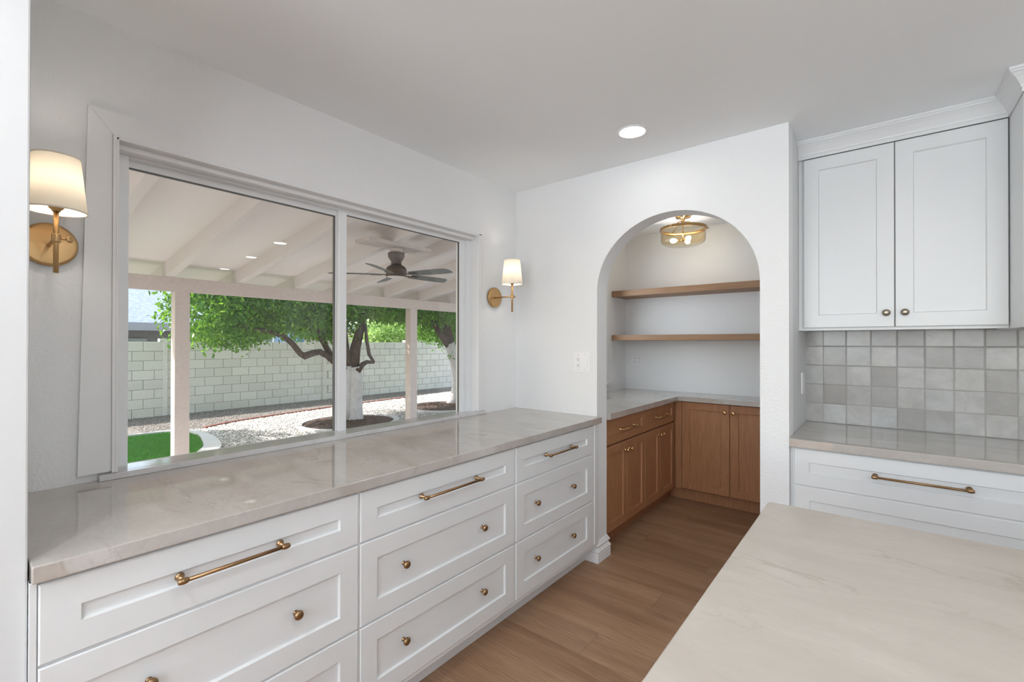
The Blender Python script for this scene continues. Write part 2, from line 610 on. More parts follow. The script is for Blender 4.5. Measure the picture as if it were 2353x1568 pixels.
KNOB_PROF = [(0.0, 0), (0.0085, 0), (0.0085, 0.0015), (0.0055, 0.004), (0.0045, 0.008), (0.0055, 0.0125), (0.010, 0.0155), (0.0145, 0.0195), (0.0155, 0.0235), (0.0135, 0.0285), (0.008, 0.0315), (0.0, 0.0325)]
ME_KNOB = mesh_of(MB().lathe([(r * 0.92, h * 0.95) for r, h in KNOB_PROF], axis=(1, 0, 0), seg=28), 'knob', 'antique_bronze')
ME_KNOB_PEWTER = mesh_of(MB().lathe([(r * 1.05, h) for r, h in KNOB_PROF], axis=(1, 0, 0), seg=28), 'knob', 'pewter')
ME_KNOB_SMALL = mesh_of(MB().lathe([(r * 0.95, h) for r, h in KNOB_PROF], axis=(1, 0, 0), seg=24), 'knob', 'polished_brass')


def pull_mesh(length, mat, s=1.0):
    mb = MB()
    h = 0.034 * s
    for e in (-1, 1):
        y = e * (length / 2 - 0.006 * s)
        mb.lathe([(0, 0), (0.0100 * s, 0), (0.0108 * s, 0.0015), (0.0092 * s, 0.004), (0.0055 * s, 0.007), (0.0048 * s, h - 0.006)], center=(0, y, 0), axis=(1, 0, 0), seg=24)
        mb.lathe([(0, -0.013 * s), (0.006 * s, -0.0125 * s), (0.0076 * s, -0.008 * s), (0.0084 * s, -0.002 * s), (0.0080 * s, 0.004 * s), (0.0068 * s, 0.0085 * s), (0.0052 * s, 0.010 * s)] if e < 0 else
                 [(0.0052 * s, -0.010 * s), (0.0068 * s, -0.0085 * s), (0.0080 * s, -0.004 * s), (0.0084 * s, 0.002 * s), (0.0076 * s, 0.008 * s), (0.006 * s, 0.0125 * s), (0, 0.013 * s)],
                 center=(h, y, 0), axis=(0, 1, 0), seg=24)
    mb.tube([(h, -length / 2, 0), (h, length / 2, 0)], 0.0052 * s, seg=16)
    return mesh_of(mb, 'handle', mat)


ME_PULL_L = pull_mesh(0.258, 'antique_bronze')
ME_PULL_M = pull_mesh(0.317, 'antique_bronze')
ME_PULL_S = pull_mesh(0.263, 'antique_bronze')
ME_PULL_R = pull_mesh(0.310, 'antique_bronze')
ME_PULL_P = pull_mesh(0.235, 'polished_brass', 0.9)

# ================================================================== ROOM SHELL
ZC = 2.454
XW, YB, YB2 = -2.038, 2.583, 2.713
XWO = -2.22
# window wall with its opening
WY0, WY1, WZ0, WZ1 = 0.378, 2.166, 0.914, 2.063
w = MB()
w.box(XWO, XW, -3.5, WY0, 0, ZC + 0.3)
w.box(XWO, XW, WY1, 4.55, 0, ZC + 0.3)
w.box(XWO, XW, WY0, WY1, 0, WZ0)
w.box(XWO, XW, WY0, WY1, WZ1, ZC + 0.3)
struct(w.build('wall_left', 'wall_paint'))
# far wall with the arched opening
J0, J1 = -1.388, -0.4723
AC, AR, AH, AZ = (J0 + J1) / 2, (J1 - J0) / 2, 0.425, 1.697
w = MB()
NA = 48
arc = [(AC - AR * math.cos(math.pi * i / NA), AZ + AH * math.sin(math.pi * i / NA)) for i in range(NA + 1)]


def prism_strip(mb, pts_low, ztop, y0, y1):
    v = []
    for x, z in pts_low:
        v += [(x, y0, z), (x, y0, ztop), (x, y1, z), (x, y1, ztop)]
    f = []
    for i in range(len(pts_low) - 1):
        a, b = 4 * i, 4 * (i + 1)
        f += [(a, b, b + 1, a + 1), (a + 2, a + 3, b + 3, b + 2), (a, a + 2, b + 2, b), (a + 1, b + 1, b + 3, a + 3)]
    mb.poly(v, f)


w.box(XW, J0, YB, YB2, 0, ZC + 0.05)
prism_strip(w, arc, ZC + 0.05, YB, YB2)
w.box(J1, -0.346, YB, YB2, 0, ZC + 0.05)
o = w.build('wall_far', 'wall_paint')
struct(o)
struct(MB().box(-0.46, -0.346, YB2, 4.404, 0, ZC + 0.05).build('wall_partition', 'smooth_wall'))
struct(MB().box(-0.346, 7.6, 3.235, 3.36, 0, ZC + 0.05).build('wall_alcove', 'smooth_wall'))
struct(MB().box(XW, -0.46, 4.404, 4.55, 0, ZC + 0.05).build('wall_pantry', 'wall_paint'))
# right and near walls, each with window openings out of view
w = MB()
w.box(7.5, 7.6, -3.5, -1.3, 0, ZC + 0.05).box(7.5, 7.6, 1.7, 3.36, 0, ZC + 0.05)
w.box(7.5, 7.6, -1.3, 1.7, 0, 0.7).box(7.5, 7.6, -1.3, 1.7, 2.2, ZC + 0.05)
struct(w.build('wall_right', 'wall_paint'))
w = MB()
w.box(XW, -1.55, -3.6, -3.5, 0, ZC + 0.05).box(-0.25, 0.0, -3.6, -3.5, 0, ZC + 0.05).box(3.2, 7.6, -3.6, -3.5, 0, ZC + 0.05)
w.box(-1.55, -0.25, -3.6, -3.5, 0, 0.7).box(-1.55, -0.25, -3.6, -3.5, 2.2, ZC + 0.05)
w.box(0.0, 3.2, -3.6, -3.5, 0, 0.7).box(0.0, 3.2, -3.6, -3.5, 2.2, ZC + 0.05)
struct(w.build('wall_near', 'wall_paint'))
struct(MB().box(XW, 7.6, -3.6, 4.55, ZC, ZC + 0.2).build('ceiling', 'ceiling_paint'))
# painted end panel of the wall return at the far left
struct(MB().box(XW, -1.385, 0.0, 0.116, 0, ZC, 0.004).build('wall_return', 'smooth_wall'))

# floor: slab plus individual planks over the part the photograph shows
fl = struct(MB().box(XWO, 7.6, -3.6, 4.55, -0.15, -0.004).build('floor', 'floor_base', origin=(0, 0, 0)))
PW, PL = 0.183, 1.52
pm = MB(); pm.box(-PL / 2 + 0.0005, PL / 2 - 0.0005, -PW / 2 + 0.0003, PW / 2 - 0.0003, -0.004, 0.0)
ME_PLANK = mesh_of(pm, 'plank', 'floor_plank')
row = 0
y = -0.70
while y < 4.35:
    off = (row * 0.47) % PL
    x = -1.30 - off
    while x < 1.6:
        o = link_mesh('plank', ME_PLANK, fl, (x, y, 0), (0, 0, math.pi if random.random() < 0.5 else 0))
        x += PL
    y += PW
    row += 1

# ------------------------------------------------------------------ window_1: casing, frame, sashes, panes
win = struct(MB().box(-2.16, -2.10, WY0, 0.4213, WZ0, WZ1, 0.002)
             .box(-2.16, -2.10, 2.106, WY1, WZ0, WZ1, 0.002)
             .box(-2.16, -2.10, 0.4213, 2.106, 2.036, WZ1, 0.002)
             .box(-2.16, -2.10, 0.4213, 2.106, WZ0, 0.929, 0.002).build('window_1', 'vinyl_white'))
# frame step towards the room
MB().box(-2.10, -2.088, 2.130, WY1, WZ0, WZ1, 0.002).box(-2.10, -2.088, WY0, 0.392, WZ0, WZ1, 0.002).box(-2.10, -2.088, 0.392, 2.130, 2.050, WZ1, 0.002).build('frame_lip', 'vinyl_white', win)
# fixed left sash (set back) and sliding right sash
s1 = MB().box(-2.150, -2.128, 1.2354, 1.262, 0.926, 2.04, 0.002).box(-2.150, -2.128, 0.4213, 1.2354, 2.011, 2.040, 0.002).box(-2.150, -2.128, 0.41, 0.4215, 0.926, 2.04, 0.001).box(-2.150, -2.128, 0.4213, 1.2354, 0.920, 0.934, 0.002).build('sash', 'vinyl_white', win)
s2 = MB().box(-2.127, -2.104, 1.243, 1.2855, 0.928, 2.038, 0.003).box(-2.127, -2.104, 2.0794, 2.110, 0.928, 2.038, 0.003).box(-2.127, -2.104, 1.2855, 2.0794, 2.0215, 2.038, 0.002).box(-2.127, -2.104, 1.2855, 2.0794, 0.920, 0.934, 0.002).build('sash', 'vinyl_white', win)
MB().box(-2.145, -2.141, 0.418, 1.240, 0.93, 2.014).build('pane', 'window_glass', win)
MB().box(-2.119, -2.115, 1.283, 2.082, 0.93, 2.024).build('pane', 'window_glass', win)
MB().box(-2.1445, -2.1275, 1.2320, 1.2358, 0.934, 2.011).box(-2.1445, -2.1275, 0.4213, 1.2358, 2.0085, 2.0115).box(-2.1165, -2.1045, 2.0765, 2.0798, 0.934, 2.0215).box(-2.1165, -2.1045, 1.2855, 2.0798, 2.019, 2.0218).build('gasket_shadow', 'gasket_shadow', win)  # dark strips for the gasket and the shadow lines along the glass edges
for z in (1.69, 1.115):
    MB().box(-2.104, -2.094, 2.112, 2.121, z - 0.045, z + 0.04, 0.002).lathe([(0, 0), (0.0028, 0), (0.0028, 0.006), (0, 0.006)], center=(-2.100, 2.1165, z + 0.058), axis=(1, 0, 0), seg=12).build('latch', 'vinyl_white', win)
# casing boards (the left one is slightly out of square, as in the house)
def slab_poly(mb, pts, x0, x1):
    n = len(pts)
    v = [(x0, a, b) for a, b in pts] + [(x1, a, b) for a, b in pts]
    f = [tuple(range(n)), tuple(reversed(range(n, 2 * n)))] + [(i, (i + 1) % n, n + (i + 1) % n, n + i) for i in range(n)]
    mb.poly(v, f)


c = MB(); slab_poly(c, [(0.279, 0.941), (0.362, 0.941), (0.362, 2.079), (0.300, 2.156)], XW, -2.0215); c.build('casing', 'trim_white', win)
c = MB(); slab_poly(c, [(0.3005, 2.1565), (0.3625, 2.0795), (2.199, 2.0795), (2.250, 2.1565)], XW, -2.0222); c.build('casing', 'trim_white', win)
c = MB(); slab_poly(c, [(2.1995, 0.936), (2.242, 0.936), (2.250, 2.156), (2.1995, 2.079)], XW, -2.029); c.build('casing', 'trim_white', win)
# inner bead
c = MB()
for d0, d1, xf in ((0.0, 0.006, -2.0145), (0.006, 0.0155, -2.0185)):
    c.box(XW, xf, 0.362 + 0, 0.378 - d0 if d0 == 0 else 0.372, 0.936, 2.079, 0.0012)
c.box(XW, -2.013, 0.371, 0.378, 0.936, 2.071, 0.0015).box(XW, -2.013, 2.166, 2.174, 0.936, 2.071, 0.0015).box(XW, -2.0165, 2.174, 2.1995, 0.936, 2.079, 0.0015)
c.box(XW, -2.013, 0.371, 2.174, 2.063, 2.071, 0.0015).box(XW, -2.0165, 0.362, 2.1995, 2.071, 2.0795, 0.0015)
c.build('casing_bead', 'trim_white', win)
# rounded head stop
MB().box(-2.099, -2.050, WY0 + 0.001, WY1 - 0.001, 2.043, 2.0635, 0.006, 3).build('head_stop', 'trim_white', win)
# smooth reveals
MB().box(-2.10, XW + 0.001, WY1 - 0.001, WY1 + 0.02, 0.93, 2.062).box(-2.10, XW + 0.001, WY0 - 0.02, WY0 + 0.001, 0.93, 2.062).box(-2.10, XW + 0.001, WY0, WY1, WZ1 - 0.001, WZ1 + 0.02).build('reveal', 'trim_white', win)
# stone sill
MB().box(-2.13, -2.036, WY0 + 0.002, WY1 - 0.002, 0.9145, 0.9346).box(-2.040, -2.006, 0.330, 2.226, 0.9145, 0.9346, 0.0012).build('sill', 'quartz_sill', win)

# pantry window trim on the same wall, mostly hidden by the arch
w2 = struct(MB().box(XW, -2.020, 3.93, 3.99, 1.02, 2.03, 0.002).box(XW, -2.020, 3.15, 3.21, 1.02, 2.03, 0.002).box(XW, -2.020, 3.15, 3.99, 2.03, 2.09, 0.002).build('window_2', 'trim_white'))
MB().box(XW, -1.998, 3.11, 4.03, 0.985, 1.02, 0.003).build('sill', 'trim_white', w2)
MB().box(XW, -2.034, 3.21, 3.93, 1.02, 2.03).build('pane', 'far_glass', w2)

# windows behind the camera (out of view; the added fill lights stand in for their light)
def plain_window(name, ax, a0, a1, plane, muntins):
    z0, z1 = 0.7, 2.2
    mb = MB()
    def bar(A0, A1, Z0, Z1):
        if ax == 'X': mb.box(A0, A1, plane - 0.03, plane + 0.03, Z0, Z1, 0.002)
        else: mb.box(plane - 0.03, plane + 0.03, A0, A1, Z0, Z1, 0.002)
    bar(a0, a0 + 0.05, z0, z1); bar(a1 - 0.05, a1, z0, z1); bar(a0, a1, z0, z0 + 0.05); bar(a0, a1, z1 - 0.05, z1)
    for k in range(1, muntins):
        c = a0 + (a1 - a0) * k / muntins
        bar(c - 0.025, c + 0.025, z0, z1)
    o = struct(mb.build(name, 'vinyl_white'))
    mb = MB()
    if ax == 'X': mb.box(a0 + 0.04, a1 - 0.04, plane - 0.002, plane + 0.002, z0 + 0.04, z1 - 0.04)
    else: mb.box(plane - 0.002, plane + 0.002, a0 + 0.04, a1 - 0.04, z0 + 0.04, z1 - 0.04)
    mb.build('pane', 'window_glass', o)


plain_window('window_3', 'X', 0.0, 3.2, -3.55, 3)
plain_window('window_4', 'X', -1.55, -0.25, -3.55, 1)
plain_window('window_5', 'Y', -1.3, 1.7, 7.55, 3)

# baseboard wrapping the end of the far wall at the arch
bp_prof = [(0.019, 0.0), (0.019, 0.052), (0.016, 0.055), (0.016, 0.061), (0.021, 0.064), (0.022, 0.068), (0.017, 0.078), (0.010, 0.088), (0.0085, 0.096), (0.016, 0.102), (0.0175, 0.107), (0.014, 0.112), (0.009, 0.122), (0.003, 0.132), (0.0, 0.134)]
b = MB()
path = [(-1.46, YB, (0, -1)), (J0, YB, (1, -1)), (J0, YB2, (1, 1)), (-1.407, YB2, (0, 1))]
vs, fs = [], []
for (px, py, (ox, oy)) in path:
    for d, z in bp_prof:
        vs.append((px + ox * d, py + oy * d, z))
n = len(bp_prof)
for i in range(len(path) - 1):
    for k in range(n - 1):
        fs.append((i * n + k, (i + 1) * n + k, (i + 1) * n + k + 1, i * n + k + 1))
b.poly(vs, fs)
struct(b.build('baseboard_far', 'trim_white'))
b = MB().box(J1 - 0.001, J1 + 0.0, YB - 0.0, YB2, 0, 0.1)
b.box(J1 - 0.016, J1, YB - 0.016, YB2, 0, 0.10, 0.002).box(J1, -0.346, YB - 0.016, YB, 0, 0.10, 0.002)
struct(b.build('baseboard_right', 'trim_white'))

# ================================================================== WHITE DRAWER UNITS UNDER THE WINDOW
XD = -1.368
ROWS = [(0.698, 0.868), (0.413, 0.692), (0.133, 0.407)]
units = [
    (0.1165, 0.885, 0.130, 0.882, 'white three-drawer unit nearest the left edge, under the left half of the window', ME_PULL_L, 0.500, 'pull', (0.318, 0.674)),
    (0.885, 1.731, 0.890, 1.725, 'middle white three-drawer unit under the window mullion, one bronze pull and four round knobs', ME_PULL_M, 1.3055, 'pull', (1.076, 1.504)),
    (1.731, 2.580, 1.738, 2.492, 'white three-drawer unit beside the arched doorway, smallest of the three under the window', ME_PULL_S, 2.1155, 'pull', (1.909, 2.260)),
]
for u0, u1, d0, d1, lab, pm_, pc, _, kn in units:
    root = empty('drawer_cabinet', ((XW + XD) / 2, (u0 + u1) / 2, 0), lab, 'cabinet', 'white drawer cabinets under the window')
    # carcass and recessed toe board
    cb = MB().box(-2.03, XD - 0.009, u0 + 0.0005, u1 - 0.0005, 0.112, 0.874)
    cb.build('body', 'cabinet_white', root)
    MB().box(-2.03, -1.460, u0 + 0.0005, u1 - 0.0005, 0.0005, 0.1115).build('toe_board', 'cabinet_white', root)
    if u1 > 2.5:
        MB().box(XD - 0.0205, XD - 0.006, 2.496, 2.582, 0.133, 0.872, 0.002).box(XD - 0.020, XD - 0.001, 2.520, 2.545, 0.133, 0.872, 0.003).build('filler_strip', 'cabinet_white', root)
    if u0 < 0.2:
        MB().box(XD - 0.0205, XD - 0.003, 0.1168, 0.1280, 0.1, 0.874, 0.001).build('filler_strip', 'cabinet_white', root)
    for r, (z0, z1) in enumerate(ROWS):
        dr = shaker('drawer', 'Y', d0, d1, z0, z1, XD, 1, 'cabinet_white', root, stile=0.066 if r else 0.050 if False else 0.066)
        zc = (z0 + z1) / 2
        if r == 0:
            link_mesh('handle', pm_, dr, (XD, pc, 0.789))
        else:
            zk = 0.560 if r == 1 else 0.279
            for ky in kn:
                link_mesh('knob', ME_KNOB, dr, (XD - 0.0095, ky, zk))

# ------------------------------------------------------------------ stone worktops
ct = MB().box(XW + 0.0005, -1.352, 0.1185, 2.5825, 0.877, 0.914, 0.003).build('worktop', 'quartz_taupe')
tag(ct, 'long polished taupe stone worktop reflecting the window', 'countertop', 'stone worktops')

# ================================================================== RIGHT ALCOVE
AL0, AL1 = -0.3455, 1.55
YF = 2.600
for k, (a0, a1, lab) in enumerate(((-0.333, 0.593, 'white base cabinet with long bronze pull, under the tiled splashback'), (0.594, 1.55, 'white base cabinet right of the one with the long bronze pull, outside the frame'))):
    root = empty('drawer_cabinet', ((a0 + a1) / 2, 2.9, 0), lab, 'cabinet', 'white base cabinets below the tiles')
    MB().box(a0, a1, YF + 0.009, 3.233, 0.112, 0.874).build('body', 'cabinet_white', root)
    MB().box(a0, a1, YF + 0.09, 3.233, 0.0005, 0.1115).build('toe_board', 'cabinet_white', root)
    if k == 0:
        MB().box(-0.3455, -0.3335, YF + 0.012, YF + 0.03, 0.1, 0.872, 0.001).build('filler_strip', 'cabinet_recess', root)
    for r, (z0, z1) in enumerate(((0.691, 0.867), (0.408, 0.685), (0.128, 0.402))):
        dr = shaker('drawer', 'X', a0 + 0.005, a1 - 0.005, z0, z1, YF, -1, 'cabinet_white', root, stile=0.062)
        zc = (z0 + z1) / 2
        if r == 0:
            link_mesh('handle', ME_PULL_R, dr, ((a0 + a1) / 2, YF, 0.787), (0, 0, -math.pi / 2))
        else:
            for kx in (a0 + 0.22, a1 - 0.22):
                link_mesh('knob', ME_KNOB, dr, (kx, YF + 0.0095, zc), (0, 0, -math.pi / 2))
ct = MB().box(AL0, AL1, 2.5745, 3.234, 0.8755, 0.914, 0.0025).build('worktop', 'quartz_taupe')
tag(ct, 'taupe stone worktop on the right, in front of the tiled splashback', 'countertop', 'stone worktops')

# tiled splashback
TZ0, TP = 0.9145, 0.1108
bs = empty('tile_splashback', (0.6, 3.23, 0.914), 'grey handmade square tiles with uneven glaze behind the right worktop', 'splashback')
MB().box(AL0 + 0.0005, AL1, 3.2217, 3.2345, 0.9145, 1.470).build('grout', 'grout', bs)
tm = MB(); hw = TP / 2 - 0.0009
front(tm, 'X', -hw, hw, -hw, hw, -0.0085, 0.008, [(0, 0.008), (0, 0.003), (0.0012, 0.0008), (0.004, 0.0)], -1)
ME_TILE = mesh_of(tm, 'tile', 'zellige')
fw = (0.0968) / 2 - 0.0013
tm = MB(); front(tm, 'X', -fw, fw, -hw, hw, -0.0085, 0.008, [(0, 0.008), (0, 0.003), (0.0012, 0.0008), (0.004, 0.0)], -1)
ME_TILE_CUT = mesh_of(tm, 'tile', 'zellige')
x_start = -0.3588 + 0.0968
for r in range(5):
    zc = TZ0 + TP * (r + 0.5)
    link_mesh('tile', ME_TILE_CUT, bs, (x_start - 0.0968 / 2 + 0.004, 3.2285, zc), (random.uniform(-.007, .007), 0, random.uniform(-.010, .010)))
    for c_ in range(16):
        xc = x_start + TP * (c_ + 0.5)
        if xc > AL1 - 0.05: break
        link_mesh('tile', ME_TILE, bs, (xc, 3.2285, zc), (random.uniform(-.008, .008), random.uniform(-.006, .006), random.uniform(-.010, .010)))

# outlet on the alcove side wall
MB().box(-0.346, -0.341, 3.02, 3.10, 1.09, 1.21, 0.001).build('outlet', 'plastic_white')
tag(bpy.context.scene.objects['outlet'], 'white socket plate seen edge-on beside the right splashback', 'outlet')
o = bpy.context.scene.objects['outlet']
for z in (1.13, 1.17):
    MB().box(-0.3412, -0.3395, 3.035, 3.085, z - 0.012, z + 0.012, 0.0006).build('socket', 'plastic_white', o)

# upper cabinet pair with crown
YU = 2.910
uc = empty('wall_cabinet', (0.05, 3.07, 1.443), 'white two-door wall cabinet with crown moulding above the tiles', 'cabinet', 'white wall cabinets')
MB().box(-0.330, 0.440, YU + 0.021, 3.233, 1.462, 2.448).box(-0.330, 0.440, YU + 0.021, YU + 0.040, 1.443, 1.462).box(-0.330, -0.312, YU + 0.040, 3.233, 1.443, 1.462).build('body', 'cabinet_white', uc)
MB().box(-0.3455, -0.3300, YU + 0.012, 3.233, 1.443, 2.448, 0.001).build('filler_strip', 'cabinet_white', uc)
MB().box(-0.312, 0.438, YU + 0.041, 3.227, 1.4555, 1.4615).build('underside', 'cabinet_recess', uc)
for i, (a0, a1, kx) in enumerate(((-0.321, 0.0545, 0.023), (0.0578, 0.4375, 0.093))):
    d = shaker('door', 'X', a0, a1, 1.457, 2.360, YU, -1, 'cabinet_white', uc, stile=0.066)
    link_mesh('knob', ME_KNOB_PEWTER, d, (kx, YU, 1.5255), (0, 0, -math.pi / 2))
MB().box(0.0548, 0.0575, YU + 0.006, YU + 0.0205, 1.457, 2.36).build('door_gap_shade', 'slot_dark', uc)  # dark strip standing in for the shade between the doors
# crown: profile in (projection, z)
CR = [(0.000, 2.3625), (0.006, 2.3625), (0.006, 2.378), (0.010, 2.381), (0.011, 2.388), (0.013, 2.393), (0.018, 2.402), (0.026, 2.416), (0.038, 2.431), (0.043, 2.434), (0.043, 2.441), (0.047, 2.443), (0.047, 2.4535), (0.0, 2.4535)]


def crown(mb, path):
    n = len(CR)
    vs, fs = [], []
    for (px, py, (ox, oy)) in path:
        for d, z in CR: vs.append((px + ox * d, py + oy * d, z))
    for i in range(len(path) - 1):
        for k in range(n):
            fs.append((i * n + k, (i + 1) * n + k, (i + 1) * n + (k + 1) % n, i * n + (k + 1) % n))
    fs.append(tuple(range(n))); fs.append(tuple(range((len(path) - 1) * n, len(path) * n)))
    mb.poly(vs, fs)


cm = MB(); crown(cm, [(-0.3455, YU, (0, -1)), (0.4405, YU, (-1, -1)), ]); cm.build('crown_moulding', 'cabinet_white', uc)
# deeper cabinet at the right edge
dc = empty('wall_cabinet', (0.9, 2.95, 1.440), 'deeper white wall cabinet cut off by the right edge, projecting beside the two-door one', 'cabinet', 'white wall cabinets')
MB().box(0.4415, 1.45, 2.671, 3.226, 1.441, 2.448, 0.001).build('body', 'cabinet_white', dc)
for a0, a1, kx in ((0.445, 0.944, 0.905), (0.948, 1.447, 0.987)):
    d = shaker('door', 'X', a0, a1, 1.457, 2.360, 2.650, -1, 'cabinet_white', dc, stile=0.066)
    link_mesh('knob', ME_KNOB_PEWTER, d, (kx, 2.650, 1.5255), (0, 0, -math.pi / 2))
cm = MB(); crown(cm, [(0.4405, YU, (-1, -1)), (0.4405, 2.650, (-1, -1)), (1.45, 2.650, (0, -1))]); cm.build('crown_moulding', 'cabinet_white', dc)

# ================================================================== ISLAND
isl = empty('kitchen_island', (0.75, 0.95, 0), 'kitchen island in the foreground with white panelled base', 'island')
MB().box(-0.225, 2.10, 0.45, 1.484, 0.10, 0.872, 0.002).build('body', 'cabinet_white', isl)
MB().box(-0.17, 2.05, 0.50, 1.43, 0.0005, 0.0995).build('toe_board', 'cabinet_white', isl)
for a0, a1 in ((0.46, 0.79), (0.80, 1.13), (1.14, 1.474)):
    shaker('side_panel', 'Y', a0, a1, 0.12, 0.86, -0.2451, -1, 'cabinet_white', isl, stile=0.06)
for a0, a1 in ((-0.22, 0.35), (0.355, 0.93), (0.935, 1.51), (1.515, 2.095)):
    shaker('back_panel', 'X', a0, a1, 0.12, 0.86, 1.5035, 1, 'cabinet_white', isl, stile=0.06)
ct = MB()
b_ = bmesh.new()
bmesh.ops.create_cube(b_, size=1)
for v_ in b_.verts:
    v_.co = Vector((0.925 + v_.co.x * 2.40, 0.965 + v_.co.y * 1.135, 0.8955 + v_.co.z * 0.037))
ed = [e for e in b_.edges if abs(e.verts[0].co.z - e.verts[1].co.z) > 0.02]
bmesh.ops.bevel(b_, geom=ed, offset=0.016, segments=5, affect='EDGES', profile=0.5)
ed = [e for e in b_.edges if abs(e.verts[0].co.z - e.verts[1].co.z) < 1e-5 and (len(e.link_faces) == 2 and abs(e.link_faces[0].normal.dot(e.link_faces[1].normal)) < 0.3)]
bmesh.ops.bevel(b_, geom=ed, offset=0.003, segments=2, affect='EDGES', profile=0.5)
ct._merge(b_)
# centre the slab so that its far left corner is at (-0.255, 1.514)
o = ct.build('worktop', 'quartz_island')
sc_off = Vector((-0.255 - (0.925 - 1.20), 1.514 - (0.965 + 0.5675), 0))
o.location += sc_off; WPOS[o] += sc_off
tag(o, 'large beige veined stone slab topping the foreground island', 'countertop', 'stone worktops')

# ================================================================== PANTRY
XP, YP = -1.407, 4.040
pu = [
    (2.722, 3.3865, 3.065, 'near oak base cabinet on the left of the pantry, drawer over two doors'),
    (3.388, 4.020, 3.694, 'farther oak drawer-and-doors cabinet on the pantry left wall, next to the corner'),
]
for (a0, a1, mid, lab), kk in zip(pu, (((3.034, 3.099), 0.6215), ((3.663, 3.722), 0.6285))):
    root = empty('oak_cabinet', (-1.72, (a0 + a1) / 2, 0), lab, 'cabinet', 'oak pantry cabinets')
    MB().box(-2.037, XP - 0.021, a0, a1, 0.108, 0.873).build('body', 'oak_cabinet', root)
    MB().box(-2.037, XP - 0.075, a0, a1, 0.0005, 0.1075).build('toe_board', 'oak_cabinet', root)
    dr = shaker('drawer', 'Y', a0 + 0.003, a1 - 0.003, 0.695, 0.868, XP, 1, 'oak_cabinet', root, stile=0.052)
    link_mesh('handle', ME_PULL_P, dr, (XP, (a0 + a1) / 2, 0.780))
    for (d0, d1), kn in zip(((a0 + 0.003, mid - 0.0015), (mid + 0.0015, a1 - 0.003)), kk[0]):
        d = shaker('door', 'Y', d0, d1, 0.112, 0.682, XP, 1, 'oak_cabinet', root, stile=0.055)
        link_mesh('knob', ME_KNOB_SMALL, d, (XP, kn, kk[1]))
root = empty('oak_cabinet', (-0.95, 4.2, 0), 'two-door oak base cabinet against the back wall of the pantry', 'cabinet', 'oak pantry cabinets')
MB().box(-1.4275, -0.462, YP + 0.021, 4.402, 0.108, 0.873).build('body', 'oak_cabinet', root)
MB().box(-1.405, -1.350, YP + 0.003, YP + 0.0205, 0.111, 0.870, 0.001).build('filler_strip', 'oak_cabinet', root)
MB().box(-1.479, -0.462, YP + 0.085, 4.402, 0.0005, 0.1075).box(-1.60, -1.4825, 4.0205, YP + 0.0855, 0.0005, 0.1075).build('toe_board', 'oak_cabinet', root)
for (a0, a1), kx in zip(((-1.347, -0.9625), (-0.9595, -0.575)), (-0.994, -0.929)):
    d = shaker('door', 'X', a0, a1, 0.116, 0.867, YP, -1, 'oak_cabinet', root, stile=0.062)
    link_mesh('knob', ME_KNOB_SMALL, d, (kx, YP, 0.803), (0, 0, -math.pi / 2))
MB().box(-0.572, -0.462, YP + 0.003, YP + 0.0205, 0.111, 0.870, 0.001).build('filler_strip', 'oak_cabinet', root)
# L-shaped top with clipped near corner
c = MB()
L = [(-2.037, 2.716), (-1.385, 2.716), (-1.369, 2.732), (-1.369, 4.0076), (-0.4605, 4.0076), (-0.4605, 4.4035), (-2.037, 4.4035)]
n = len(L)
vv = [(x, y, 0.875) for x, y in L] + [(x, y, 0.912) for x, y in L] + [(x, y, 0.914) for x, y in L]
# slight eased top edge
cx_ = -1.6
c.poly(vv, [tuple(reversed(range(n))), tuple(range(2 * n, 3 * n))] + [(i, (i + 1) % n, n + (i + 1) % n, n + i) for i in range(n)] + [(n + i, n + (i + 1) % n, 2 * n + (i + 1) % n, 2 * n + i) for i in range(n)])
ct = c.build('worktop', 'quartz_taupe')
tag(ct, 'L-shaped taupe stone worktop inside the pantry, above the oak cabinets', 'countertop', 'stone worktops')
# floating shelves
for z0, z1, lab in ((1.823, 1.880, 'upper oak floating shelf in the pantry'), (1.400, 1.452, 'lower oak floating shelf in the pantry')):
    s = MB().box(-2.037, -0.461, 4.086, 4.4035, z0, z1, 0.002).build('floating_shelf', 'oak_shelf')
    tag(s, lab, 'shelf', 'oak pantry shelves')


def wall_plate(name, x0, x1, z0, z1, yw, gangs, lab, cat):
    pl = MB().box(x0, x1, yw - 0.006, yw - 0.0003, z0, z1, 0.002).build(name, 'plastic_white')
    tag(pl, lab, cat)
    gw = 0.046
    cx = [(x0 + x1) / 2 + (i - 0.5) * gw for i in range(2)]
    for g, x in zip(gangs, cx):
        zc = (z0 + z1) / 2
        if g == 'socket':
            for s in (0.0195, -0.0195):
                so = MB().box(x - 0.0165, x + 0.0165, yw - 0.0085, yw - 0.0055, zc + s - 0.0145, zc + s + 0.0145, 0.002).build('socket', 'plastic_white', pl)
                MB().box(x - 0.0080, x - 0.0058, yw - 0.0090, yw - 0.0080, zc + s - 0.001, zc + s + 0.008).box(x + 0.0055, x + 0.0075, yw - 0.0090, yw - 0.0080, zc + s, zc + s + 0.007).lathe([(0, 0), (0.0028, 0), (0.0028, 0.0005), (0, 0.0005)], center=(x, yw - 0.0089, zc + s - 0.0065), axis=(0, -1, 0), seg=12).build('slots', 'slot_dark', so)
        else:
            MB().box(x - 0.0165, x + 0.0165, yw - 0.009, yw - 0.0055, zc - 0.0335, zc + 0.0335, 0.0015).build('rocker', 'plastic_white', pl)
        for s in (0.048, -0.048):
            MB().lathe([(0, 0), (0.003, 0), (0.003, 0.001), (0, 0.0012)], center=(x, yw - 0.006, zc + s), axis=(0, -1, 0), seg=10).build('screw', 'cabinet_recess', pl)


